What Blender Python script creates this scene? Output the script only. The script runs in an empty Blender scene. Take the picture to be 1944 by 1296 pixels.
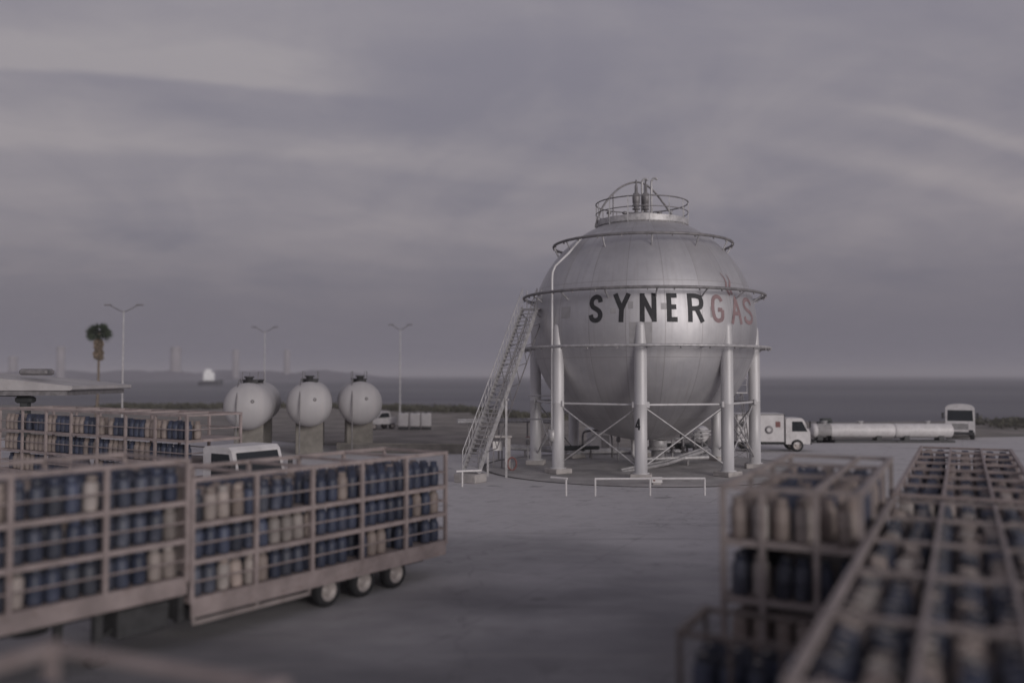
import bpy, math, random
from math import sin, cos, pi, radians, sqrt, atan2
from mathutils import Vector, Matrix
random.seed(7)
SC = bpy.context.scene
COL = SC.collection

# ------------------------------------------------------------------ camera
F, W0, H0 = 1670.0, 1944.0, 1296.0      # focal length and frame in photo pixels
CZ = 5.6
PITCH = math.atan(64.0 / F)
cam = bpy.data.cameras.new("camera")
cam.sensor_width = 36.0
cam.lens = 36.0 * F / W0
cam.clip_start = 0.1
cam.clip_end = 80000
cam.dof.use_dof = True
cam.dof.focus_distance = 41.5
cam.dof.aperture_fstop = (cam.lens / 1000.0) / 0.19
cam.dof.aperture_blades = 0
camo = bpy.data.objects.new("camera", cam)
camo.location = (0, 0, CZ)
camo.rotation_euler = (pi / 2 + PITCH, 0, 0)
COL.objects.link(camo)
SC.camera = camo

# ------------------------------------------------------------------ light
SUN_EL, SUN_AZ = radians(10), radians(148)     # azimuth clockwise from +Y (behind the camera, to its right)
sun = bpy.data.lights.new("sun", 'SUN')
sun.energy = 1.8
sun.angle = radians(28)
sun.color = (1.0, 0.95, 0.93)
suno = bpy.data.objects.new("sun", sun)
sd = Vector((sin(SUN_AZ) * cos(SUN_EL), cos(SUN_AZ) * cos(SUN_EL), sin(SUN_EL)))
suno.rotation_euler = sd.to_track_quat('Z', 'Y').to_euler()
suno.location = sd * 60
COL.objects.link(suno)

world = bpy.data.worlds.new("World")
SC.world = world
world.use_nodes = True
wt = world.node_tree
wt.nodes.clear()


class NT:
    """tiny node helper"""
    def __init__(s, tree): s.t = tree
    def n(s, typ, **kw):
        nd = s.t.nodes.new(typ)
        for k, v in kw.items():
            if k.startswith('i_'):
                key = k[2:]
                nd.inputs[int(key) if key.isdigit() else key].default_value = v
            else: setattr(nd, k, v)
        return nd
    def l(s, a, b): s.t.links.new(a, b)
    def math(s, op, a, b=None, clamp=False):
        nd = s.t.nodes.new('ShaderNodeMath'); nd.operation = op; nd.use_clamp = clamp
        for i, v in enumerate((a, b)):
            if v is None: continue
            if isinstance(v, (int, float)): nd.inputs[i].default_value = v
            else: s.l(v, nd.inputs[i])
        return nd.outputs[0]
    def mix(s, f, a, b, blend='MIX'):
        nd = s.t.nodes.new('ShaderNodeMix'); nd.data_type = 'RGBA'; nd.blend_type = blend
        for sock, v in ((nd.inputs[0], f), (nd.inputs[6], a), (nd.inputs[7], b)):
            if isinstance(v, (int, float)): sock.default_value = v
            elif isinstance(v, tuple): sock.default_value = (v[0], v[1], v[2], 1)
            else: s.l(v, sock)
        return nd.outputs[2]
    def ramp(s, f, a, b):
        nd = s.t.nodes.new('ShaderNodeMapRange'); nd.interpolation_type = 'SMOOTHSTEP'
        s.l(f, nd.inputs[0]); nd.inputs[1].default_value = a; nd.inputs[2].default_value = b
        return nd.outputs[0]


w = NT(wt)
out = w.n('ShaderNodeOutputWorld')
bg = w.n('ShaderNodeBackground'); bg.inputs[1].default_value = 0.1
w.l(bg.outputs[0], out.inputs[0])
sky = w.n('ShaderNodeTexSky', sky_type='NISHITA', sun_disc=False, sun_elevation=SUN_EL, sun_rotation=SUN_AZ)
sky.air_density = 1.5; sky.dust_density = 3.0
tc = w.n('ShaderNodeTexCoord')
sep = w.n('ShaderNodeSeparateXYZ'); w.l(tc.outputs['Generated'], sep.inputs[0])
X, Y, Z = sep.outputs
zz = w.math('MAXIMUM', Z, 0.0)
zd = w.math('ADD', zz, 0.2)
com = w.n('ShaderNodeCombineXYZ')
w.l(w.math('DIVIDE', X, zd), com.inputs[0]); w.l(w.math('DIVIDE', Y, zd), com.inputs[1])
STREAK = radians(16)          # bearing of the cloud streaks
rot = w.n('ShaderNodeVectorRotate', rotation_type='Z_AXIS'); rot.inputs['Angle'].default_value = -STREAK
w.l(com.outputs[0], rot.inputs[0])
def cloud_noise(scale, loc, nscale, detail, rough, dist):
    mp = w.n('ShaderNodeMapping'); mp.inputs['Scale'].default_value = scale; mp.inputs['Location'].default_value = loc
    w.l(rot.outputs[0], mp.inputs[0])
    nz = w.n('ShaderNodeTexNoise'); nz.inputs['Scale'].default_value = nscale; nz.inputs['Detail'].default_value = detail
    nz.inputs['Roughness'].default_value = rough; nz.inputs['Distortion'].default_value = dist
    w.l(mp.outputs[0], nz.inputs['Vector'])
    return nz.outputs[0]
rs = w.n('ShaderNodeSeparateXYZ'); w.l(rot.outputs[0], rs.inputs[0])
RA, RB = rs.outputs[0], rs.outputs[1]
wob = cloud_noise((0.8, 1.2, 1), (0, 5, 0), 2.2, 5, 0.55, 0.3)
wob2 = cloud_noise((1.2, 3.0, 1), (3, 1, 0), 3.0, 6, 0.6, 0.6)
RBw = w.math('ADD', RB, w.math('MULTIPLY', w.math('SUBTRACT', wob, 0.5), 0.10))
def streak(b0, wd_up, wd_dn, a_from, a_to, amp):
    """one long cloud band: soft on the upper side, firmer below; fades out along its length"""
    up = w.ramp(RBw, b0 - wd_up, b0); dn = w.ramp(RBw, b0 + wd_dn, b0)
    al = w.ramp(RA, a_to, a_from)
    v = w.math('MULTIPLY', w.math('MULTIPLY', up, dn), al)
    v = w.math('MULTIPLY', v, w.math('ADD', 0.55, w.math('MULTIPLY', wob2, 0.9)))
    return w.math('MULTIPLY', v, amp)
c1 = cloud_noise((0.8, 1.2, 1), (0.7, 3.1, 0), 1.4, 6, 0.55, 0.5)
c2 = cloud_noise((1.5, 1.1, 1), (4.2, 1.4, 0), 1.2, 6, 0.58, 0.7)
cl = w.math('ADD', w.math('MULTIPLY', w.ramp(c1, 0.34, 0.66), 0.40), w.math('MULTIPLY', w.ramp(c2, 0.36, 0.66), 0.36))
for st in ((1.865, 0.25, 0.05, -0.1, 0.40, 0.85), (2.20, 0.22, 0.10, 0.3, 1.1, 0.5), (1.6, 0.06, 0.05, 1.45, 1.1, 0.5), (1.82, 0.14, 0.10, 1.5, 0.9, 0.4), (1.52, 0.05, 0.04, -0.9, -0.2, 0.3), (2.62, 0.25, 0.3, -0.1, 0.7, 0.2)):
    cl = w.math('ADD', cl, streak(*st))
cl = w.math('MINIMUM', w.math('MAXIMUM', w.math('ADD', cl, w.math('MULTIPLY', w.math('SUBTRACT', wob2, 0.5), 0.2)), 0.0), 1.0)
hi = w.math('POWER', w.math('MULTIPLY', zz, 2.3, True), 0.8)
ccol = w.mix(cl, w.mix(hi, (1.50, 1.42, 1.80), (2.46, 2.32, 2.78)), w.mix(hi, (2.75, 2.4, 2.65), (3.6, 3.34, 3.55)))
lowf = w.ramp(zz, 0.02, 0.18)
ccol = w.mix(lowf, (1.56, 1.48, 1.84), ccol)
# sky above the frame is dimmed towards the zenith to darken upward-facing surfaces
zf = w.ramp(zz, 0.40, 0.95)
ccol = w.mix(zf, ccol, w.mix(1.0, ccol, (.66, .66, .69), 'MULTIPLY'))
w.l(w.mix(0.96, sky.outputs[0], ccol), bg.inputs[0])

SC.view_settings.view_transform = 'Standard'
SC.view_settings.look = 'None'
SC.view_settings.exposure = 0.0
SC.view_settings.gamma = 1.0
SC.view_settings.use_curve_mapping = False
SC.render.engine = 'CYCLES'
SC.cycles.use_denoising = True
SC.cycles.max_bounces = 6
SC.cycles.volume_bounces = 0
SC.cycles.volume_step_rate = 10


# ------------------------------------------------------------------ helpers
def ray(px, py):
    u, v = (px - W0 / 2) / F, (H0 / 2 - py) / F
    return Vector((u, cos(PITCH) - v * sin(PITCH), sin(PITCH) + v * cos(PITCH)))


def at(px, py, Yd):
    r = ray(px, py); r *= Yd / r.y
    return Vector((r.x, r.y, CZ + r.z))


def gx(px, Yd): return (px - W0 / 2) / F * Yd


MATS = {}
def mat(name, base, rough=0.6, metal=0.0, var=0.25, scale=3.0, dirt=None, dirt_amt=0.0, bump=0.0, streak=False, spec=0.5):
    if name in MATS: return MATS[name]
    m = bpy.data.materials.new(name); m.use_nodes = True
    t = NT(m.node_tree); b = m.node_tree.nodes['Principled BSDF']
    b.inputs['Roughness'].default_value = rough
    b.inputs['Metallic'].default_value = metal
    b.inputs['Specular IOR Level'].default_value = spec
    co = t.n('ShaderNodeTexCoord')
    mp = t.n('ShaderNodeMapping'); t.l(co.outputs['Object'], mp.inputs[0])
    if streak: mp.inputs['Scale'].default_value = (1, 1, 0.12)
    nz = t.n('ShaderNodeTexNoise', i_Scale=scale, i_Detail=6.0, i_Roughness=0.6); t.l(mp.outputs[0], nz.inputs['Vector'])
    lo = tuple(c * (1 - var) for c in base); hi = tuple(min(1, c * (1 + var)) for c in base)
    c = t.mix(t.ramp(nz.outputs[0], 0.3, 0.7), lo, hi)
    if dirt:
        n2 = t.n('ShaderNodeTexNoise', i_Scale=scale * 2.3, i_Detail=8.0, i_Roughness=0.7); t.l(mp.outputs[0], n2.inputs['Vector'])
        c = t.mix(t.math('MULTIPLY', t.ramp(n2.outputs[0], 0.52, 0.72), dirt_amt), c, dirt)
    t.l(c, b.inputs['Base Color'])
    r2 = t.math('ADD', t.math('MULTIPLY', nz.outputs[0], 0.25), rough - 0.12, clamp=True)
    t.l(r2, b.inputs['Roughness'])
    if bump:
        bp = t.n('ShaderNodeBump', i_Strength=bump, i_Distance=0.02); n3 = t.n('ShaderNodeTexNoise', i_Scale=scale * 12, i_Detail=4.0)
        t.l(co.outputs['Object'], n3.inputs['Vector']); t.l(n3.outputs[0], bp.inputs['Height']); t.l(bp.outputs[0], b.inputs['Normal'])
    MATS[name] = m
    return m


class MB:
    def __init__(s): s.v = []; s.f = []; s.m = []; s.sm = []
    def add(s, vs, fs, smooth=False, mi=0):
        o = len(s.v); s.v += [tuple(p) for p in vs]
        for f in fs: s.f.append([i + o for i in f]); s.m.append(mi); s.sm.append(smooth)
        return s
    def box(s, c, d, rz=0.0, bev=0.0, mi=0, top=(1, 1)):
        x, y, z = d[0] / 2, d[1] / 2, d[2] / 2
        tx, ty = top
        if bev <= 0:
            vs = [(-x, -y, -z), (x, -y, -z), (x, y, -z), (-x, y, -z), (-x * tx, -y * ty, z), (x * tx, -y * ty, z), (x * tx, y * ty, z), (-x * tx, y * ty, z)]
            fs = [(3, 2, 1, 0), (4, 5, 6, 7), (0, 1, 5, 4), (1, 2, 6, 5), (2, 3, 7, 6), (3, 0, 4, 7)]
        else:
            b = min(bev, x * .9, y * .9, z * .9)
            def ring(xx, yy, zz, cx):
                return [(-xx + cx, -yy, zz), (xx - cx, -yy, zz), (xx, -yy + cx, zz), (xx, yy - cx, zz), (xx - cx, yy, zz), (-xx + cx, yy, zz), (-xx, yy - cx, zz), (-xx, -yy + cx, zz)]
            vs = ring(x - b, y - b, -z, b * .4) + ring(x, y, -z + b, b) + ring(x, y, z - b, b) + ring(x - b, y - b, z, b * .4)
            fs = [list(range(7, -1, -1)), list(range(24, 32))]
            for k in range(3):
                for i in range(8): fs.append((k * 8 + i, k * 8 + (i + 1) % 8, k * 8 + 8 + (i + 1) % 8, k * 8 + 8 + i))
        ca, sa = cos(rz), sin(rz)
        return s.add([(c[0] + p[0] * ca - p[1] * sa, c[1] + p[0] * sa + p[1] * ca, c[2] + p[2]) for p in vs], fs, False, mi)
    def bar(s, p, q, w_, h_=None, mi=0):
        p, q = Vector(p), Vector(q); h_ = h_ or w_
        d = (q - p).normalized(); up = Vector((0, 0, 1))
        if abs(d.z) > .95: up = Vector((1, 0, 0))
        a = d.cross(up).normalized() * (w_ / 2); b = a.cross(d).normalized() * (h_ / 2)
        vs = [p - a - b, p + a - b, p + a + b, p - a + b, q - a - b, q + a - b, q + a + b, q - a + b]
        return s.add(vs, [(0, 1, 2, 3), (7, 6, 5, 4), (4, 5, 1, 0), (5, 6, 2, 1), (6, 7, 3, 2), (7, 4, 0, 3)], False, mi)
    def tube(s, pts, r, n=8, closed=False, mi=0, rs=None):
        P = [Vector(p) for p in pts]; N = len(P); prev = None; vs = []
        for i in range(N):
            if closed: d = P[(i + 1) % N] - P[i - 1]
            elif i == 0: d = P[1] - P[0]
            elif i == N - 1: d = P[-1] - P[-2]
            else: d = (P[i + 1] - P[i]).normalized() + (P[i] - P[i - 1]).normalized()
            d.normalize()
            if prev is None:
                a = Vector((0, 0, 1)) if abs(d.z) < .9 else Vector((1, 0, 0))
                a = (a - d * a.dot(d)).normalized()
            else: a = (prev - d * prev.dot(d)).normalized()
            prev = a; b = d.cross(a); rr = rs[i] if rs else r
            for k in range(n):
                t = 2 * pi * k / n; vs.append(P[i] + (a * cos(t) + b * sin(t)) * rr)
        fs = []
        for i in range(N if closed else N - 1):
            j = (i + 1) % N
            for k in range(n): fs.append((i * n + k, i * n + (k + 1) % n, j * n + (k + 1) % n, j * n + k))
        s.add(vs, fs, n > 4, mi)
        if not closed:
            s.add(vs[:n], [list(range(n - 1, -1, -1))], False, mi); s.add(vs[-n:], [list(range(n))], False, mi)
        return s
    def lathe(s, prof, n=24, o=(0, 0, 0), axis=(0, 0, 1), mi=0, smooth=True):
        d = Vector(axis).normalized(); a = Vector((1, 0, 0)) if abs(d.x) < .9 else Vector((0, 1, 0))
        a = (a - d * a.dot(d)).normalized(); b = d.cross(a); o = Vector(o); vs = []
        for r, h in prof:
            for k in range(n):
                t = 2 * pi * k / n; vs.append(o + d * h + (a * cos(t) + b * sin(t)) * max(r, 1e-4))
        fs = [(i * n + k, i * n + (k + 1) % n, (i + 1) * n + (k + 1) % n, (i + 1) * n + k) for i in range(len(prof) - 1) for k in range(n)]
        return s.add(vs, fs, smooth, mi)
    def prism(s, poly, y0, y1, mi=0, f=None):
        """outline in (x,z) pushed along y; f maps (x,y,z) to a point"""
        n = len(poly); f = f or (lambda x, y, z: (x, y, z))
        vs = [f(x, y0, z) for x, z in poly] + [f(x, y1, z) for x, z in poly]
        fs = [list(range(n)), list(range(2 * n - 1, n - 1, -1))] + [(i, i + n, (i + 1) % n + n, (i + 1) % n) for i in range(n)]
        return s.add(vs, fs, False, mi)
    def mesh(s, name, mats):
        me = bpy.data.meshes.new(name); me.from_pydata(s.v, [], s.f)
        for m in (mats if isinstance(mats, (list, tuple)) else [mats]): me.materials.append(m)
        me.polygons.foreach_set('material_index', s.m); me.polygons.foreach_set('use_smooth', s.sm); me.update()
        return me
    def build(s, name, mats, parent=None, loc=(0, 0, 0), rz=0.0):
        o = bpy.data.objects.new(name, s.mesh(name, mats)); COL.objects.link(o)
        o.location = loc; o.rotation_euler = (0, 0, rz)
        if parent: o.parent = parent
        return o


def tag(o, label, cat, group=None, kind=None):
    o['label'] = label; o['category'] = cat
    if group: o['group'] = group
    if kind: o['kind'] = kind
    return o


def empty(name, loc, rz, label, cat, group=None):
    o = bpy.data.objects.new(name, None); o.location = loc; o.rotation_euler = (0, 0, rz); COL.objects.link(o)
    return tag(o, label, cat, group)


def copy_tree(o, parent=None):
    c = o.copy(); COL.objects.link(c)
    if parent: c.parent = parent
    for ch in list(o.children): copy_tree(ch, c)
    return c


def circle(r, z, n=64, a0=0, a1=2 * pi):
    return [(r * sin(a0 + (a1 - a0) * i / n), -r * cos(a0 + (a1 - a0) * i / n), z) for i in range(n + (0 if abs(a1 - a0 - 2 * pi) < 1e-6 else 1))]


def catmull(pts, k=5):
    out_ = []
    P = [pts[0]] + list(pts) + [pts[-1]]
    for i in range(1, len(P) - 2):
        p0, p1, p2, p3 = P[i - 1], P[i], P[i + 1], P[i + 2]
        for j in range(k):
            t = j / k
            out_.append(tuple(.5 * ((2 * p1[d]) + (-p0[d] + p2[d]) * t + (2 * p0[d] - 5 * p1[d] + 4 * p2[d] - p3[d]) * t * t + (-p0[d] + 3 * p1[d] - 3 * p2[d] + p3[d]) * t ** 3) for d in range(len(p1))))
    out_.append(tuple(pts[-1]))
    return out_


GLYPH = {
    'S': [('c', [(.93, .76), (.82, .93), (.5, 1), (.16, .92), (.06, .74), (.2, .58), (.5, .49), (.82, .38), (.95, .22), (.82, .06), (.48, 0), (.14, .07), (.03, .24)])],
    'Y': [('l', [(0, 1.1), (.5, .44)]), ('l', [(1, 1.1), (.5, .44), (.46, -.1)])],
    'N': [('l', [(0, -.1), (0, 1.1)]), ('l', [(0, 1), (1, 0)]), ('l', [(1, -.1), (1, 1.1)])],
    'E': [('l', [(0, -.1), (0, 1.1)]), ('l', [(0, 1), (1, 1)]), ('l', [(0, .52), (.88, .52)]), ('l', [(0, 0), (1, 0)])],
    'R': [('l', [(0, -.1), (0, 1.1)]), ('c', [(0, 1), (.5, 1), (.85, .93), (.95, .74), (.85, .55), (.5, .47), (0, .47)]), ('l', [(.5, .47), (1, -.1)])],
    'G': [('c', [(.95, .8), (.8, .95), (.5, 1), (.18, .9), (.04, .65), (.04, .35), (.18, .1), (.5, 0), (.85, .06), (.97, .2), (.97, .45)]), ('l', [(.97, .45), (.52, .45)])],
    'A': [('l', [(0, -.1), (.5, 1), (1, -.1)]), ('l', [(.22, .34), (.78, .34)])],
    '4': [('l', [(.72, 0), (.72, 1), (0, .3), (1, .3)])],
}


def ribbon(pts, t, seg):
    """polyline widened to a ribbon; returns left and right edges"""
    P = []
    for i in range(len(pts) - 1):
        a, b = Vector(pts[i]), Vector(pts[i + 1]); k = max(1, int((b - a).length / seg))
        P += [(a + (b - a) * (j / k)) for j in range(k)]
    P.append(Vector(pts[-1])); L, R = [], []
    for i, p in enumerate(P):
        d1 = (P[i] - P[i - 1]).normalized() if i else None
        d2 = (P[i + 1] - P[i]).normalized() if i < len(P) - 1 else None
        if d1 is None: d1 = d2
        if d2 is None: d2 = d1
        n1, n2 = Vector((-d1.y, d1.x)), Vector((-d2.y, d2.x)); m = (n1 + n2)
        if m.length < .3: m = n1
        m.normalize(); k = min(1.6, 1 / max(.5, m.dot(n1)))
        L.append(p + m * (t / 2 * k)); R.append(p - m * (t / 2 * k))
    return L, R


def glyph(mb, ch, x0, wd, y0, ht, t, f, seg=.12, lift0=0):
    """strokes of one letter, each a millimetre prouder than the last; f(x,y,lift) gives the point"""
    for k, (kind, pts) in enumerate(GLYPH[ch]):
        pts = [(x0 + t / 2 + p[0] * (wd - t), y0 + t / 2 + p[1] * (ht - t)) for p in pts]
        if kind == 'c': pts = catmull(pts, 6)
        L, R = ribbon(pts, t, seg); n = len(L); vs = []
        for a, b in zip(L, R): vs += [f(a.x, a.y, lift0 + k * .0012), f(b.x, b.y, lift0 + k * .0012)]
        mb.add(vs, [(2 * i + 1, 2 * i + 3, 2 * i + 2, 2 * i) for i in range(n - 1)])


# ------------------------------------------------------------------ materials
M_tan = mat('tan_painted_steel', (.31, .258, .25), .65, 0, .2, 1.6, (.17, .12, .1), .55)
M_tan2 = mat('grey_tan_steel', (.29, .25, .24), .65, 0, .2, 1.6, (.16, .12, .1), .55)
M_chassis = mat('dark_chassis_steel', (.05, .05, .052), .6, 0, .3, 3)
M_rubber = mat('tyre_rubber', (.025, .025, .027), .8, 0, .3, 8)
M_rim = mat('dusty_wheel_rim', (.42, .38, .36), .5, 0.2, .2, 6, (.15, .12, .1), .5)
M_blue = mat('blue_cylinder_paint', (.070, .081, .122), .5, 0, .35, 1.2, (.12, .11, .115), .5)
M_beige = mat('beige_cylinder_paint', (.37, .315, .29), .6, 0, .25, 1.2, (.26, .18, .15), .5)
M_brass = mat('dull_valve_brass', (.4, .36, .3), .4, .6, .2, 8)
M_white = mat('white_vehicle_paint', (.62, .60, .60), .45, 0, .1, 1.5, (.33, .3, .28), .5)
M_tankwhite = mat('white_tank_paint', (.43, .415, .42), .55, 0, .07, .8, (.5, .46, .44), .35, streak=True)
M_glass = mat('dark_vehicle_glass', (.02, .024, .028), .12, 0, .1, 1)
M_conc = mat('pale_concrete', (.42, .395, .38), .85, 0, .2, 1.5, (.24, .22, .21), .5, bump=.3)
M_beigeconc = mat('beige_concrete', (.22, .205, .185), .9, 0, .2, 1.2, (.28, .25, .22), .5)
M_legpaint = mat('silver_leg_paint', (.57, .56, .565), .5, .15, .12, 1.1, (.36, .33, .32), .45, streak=True)
M_galv = mat('galvanised_steel', (.47, .46, .465), .5, .35, .2, 4, (.27, .22, .2), .4)
M_darkrail = mat('weathered_grey_rail', (.22, .21, .215), .55, .3, .25, 3, (.14, .1, .09), .4)
M_whitepipe = mat('white_rail_paint', (.72, .70, .69), .5, 0, .08, 3, (.4, .34, .3), .35)
M_black = mat('black_lettering_paint', (.022, .022, .025), .6, 0, .2, 2, (.12, .12, .12), .35)
M_red = mat('faded_red_lettering_paint', (.26, .175, .18), .6, 0, .15, 2, (.36, .32, .33), .5)
M_redpaint = mat('dull_red_paint', (.2, .085, .08), .6, 0, .2, 5)
M_bark = mat('palm_bark', (.19, .155, .125), .9, 0, .3, 5)
M_frond = mat('palm_frond', (.04, .055, .032), .7, 0, .3, 3)
M_deadfrond = mat('dead_palm_frond', (.2, .155, .115), .9, 0, .3, 3)
M_scrub = mat('scrub_leaf', (.085, .082, .062), .9, 0, .4, .4)
M_far = mat('far_coast_rock', (.165, .155, .185), .95, 0, .15, .01)
M_fartower = mat('far_pale_concrete', (.29, .27, .285), .9, 0, .05, .05)
M_hull = mat('dark_hull_paint', (.05, .05, .06), .5, 0, .2, .5)
M_canopy = mat('canopy_roof_sheet', (.42, .40, .40), .6, 0, .12, .6, (.25, .22, .2), .4)
M_darksteel = mat('dark_canopy_steel', (.05, .055, .055), .6, 0, .2, 1)
M_olive = mat('grey_earth_wall', (.16, .15, .14), .9, 0, .25, 1)


def ground_mat():
    m = bpy.data.materials.new('worn_yard_asphalt'); m.use_nodes = True
    t = NT(m.node_tree); b = m.node_tree.nodes['Principled BSDF']
    g = t.n('ShaderNodeNewGeometry')
    def nz(scale, det=6, rough=.6, sx=1, sy=1, rot=0):
        mp = t.n('ShaderNodeMapping'); mp.inputs['Scale'].default_value = (sx, sy, 1); mp.inputs['Rotation'].default_value = (0, 0, rot)
        t.l(g.outputs['Position'], mp.inputs[0])
        n = t.n('ShaderNodeTexNoise', i_Scale=scale, i_Detail=float(det), i_Roughness=rough); t.l(mp.outputs[0], n.inputs['Vector'])
        return n.outputs[0]
    big = nz(.12, 4, .55, 1, 1.6)
    mid = nz(.8, 8, .65)
    fine = nz(9, 6, .75)
    grit = nz(60, 2, .6)
    tracks = nz(.5, 5, .6, .16, 1.6, radians(-58))
    sp = t.n('ShaderNodeSeparateXYZ'); t.l(g.outputs['Position'], sp.inputs[0])
    # ground tone darker at the near end, paler with distance, with a ragged edge
    far = t.ramp(t.math('ADD', sp.outputs[1], t.math('MULTIPLY', t.math('SUBTRACT', big, .5), 40)), 10, 40)
    c = t.mix(t.ramp(big, .36, .64), (.175, .172, .184), (.235, .23, .24))
    c = t.mix(far, c, t.mix(t.ramp(mid, .35, .65), (.50, .485, .49), (.64, .62, .625)))
    c = t.mix(t.math('MULTIPLY', t.ramp(mid, .45, .72), .5), c, (.2, .194, .2))
    c = t.mix(t.math('MULTIPLY', t.ramp(tracks, .58, .74), .4), c, (.135, .13, .138))
    c = t.mix(t.math('MULTIPLY', t.ramp(tracks, .44, .3), .4), c, (.36, .345, .34))
    c = t.mix(t.math('MULTIPLY', t.ramp(fine, .58, .75), .5), c, (.15, .14, .14))
    c = t.mix(t.math('MULTIPLY', t.ramp(grit, .55, .75), .35), c, (.42, .4, .38))
    # slab joints in the concrete, broken by patches, and hairline cracks
    jr = t.n('ShaderNodeVectorRotate', rotation_type='Z_AXIS'); jr.inputs['Angle'].default_value = radians(-63); t.l(g.outputs['Position'], jr.inputs[0])
    js = t.n('ShaderNodeSeparateXYZ'); t.l(jr.outputs[0], js.inputs[0])
    def joint(axis, size, wdt):
        f = t.math('FRACT', t.math('DIVIDE', t.math('ADD', js.outputs[axis], t.math('MULTIPLY', mid, .12)), size))
        return t.math('LESS_THAN', f, wdt / size)
    jt = t.math('MAXIMUM', joint(0, 7.5, .06), joint(1, 5.0, .06))
    c = t.mix(t.math('MULTIPLY', t.math('MULTIPLY', jt, t.ramp(mid, .42, .55)), .22), c, (.11, .105, .105))
    vo = t.n('ShaderNodeTexVoronoi', feature='DISTANCE_TO_EDGE', i_Scale=.1)
    wv = t.n('ShaderNodeVectorMath', operation='ADD'); t.l(g.outputs['Position'], wv.inputs[0])
    nv = t.n('ShaderNodeTexNoise', i_Scale=.6, i_Detail=5.0); t.l(g.outputs['Position'], nv.inputs['Vector'])
    ns = t.n('ShaderNodeVectorMath', operation='SCALE'); ns.inputs['Scale'].default_value = 3.0; t.l(nv.outputs['Color'], ns.inputs[0]); t.l(ns.outputs[0], wv.inputs[1])
    t.l(wv.outputs[0], vo.inputs['Vector'])
    c = t.mix(t.math('MULTIPLY', t.math('LESS_THAN', vo.outputs['Distance'], .003), .22), c, (.1, .097, .1))
    # spilt oil
    oil = nz(.35, 3, .5)
    c = t.mix(t.math('MULTIPLY', t.ramp(oil, .66, .74), .5), c, (.09, .088, .092))
    t.l(c, b.inputs['Base Color']); b.inputs['Roughness'].default_value = .85
    b.inputs['Specular IOR Level'].default_value = .25
    bp = t.n('ShaderNodeBump', i_Strength=.35, i_Distance=.03); t.l(t.math('ADD', fine, t.math('MULTIPLY', grit, .5)), bp.inputs['Height']); t.l(bp.outputs[0], b.inputs['Normal'])
    return m


def sea_mat():
    m = bpy.data.materials.new('grey_sea_water'); m.use_nodes = True
    t = NT(m.node_tree); b = m.node_tree.nodes['Principled BSDF']
    g = t.n('ShaderNodeNewGeometry')
    def nz(scale, det, sx=1, sy=1):
        mp = t.n('ShaderNodeMapping'); mp.inputs['Scale'].default_value = (sx, sy, 1); t.l(g.outputs['Position'], mp.inputs[0])
        n = t.n('ShaderNodeTexNoise', i_Scale=scale, i_Detail=float(det), i_Roughness=.6); t.l(mp.outputs[0], n.inputs['Vector'])
        return n.outputs[0]
    c = t.mix(t.ramp(nz(.004, 3, .3, 1), .4, .6), (.14, .138, .16), (.21, .205, .225))
    t.l(c, b.inputs['Base Color'])
    b.inputs['Roughness'].default_value = .5; b.inputs['IOR'].default_value = 1.33
    bp = t.n('ShaderNodeBump', i_Strength=1.0, i_Distance=.6)
    t.l(t.math('ADD', nz(.25, 6, .6, 1.2), nz(1.4, 3)), bp.inputs['Height']); t.l(bp.outputs[0], b.inputs['Normal'])
    return m


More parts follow.
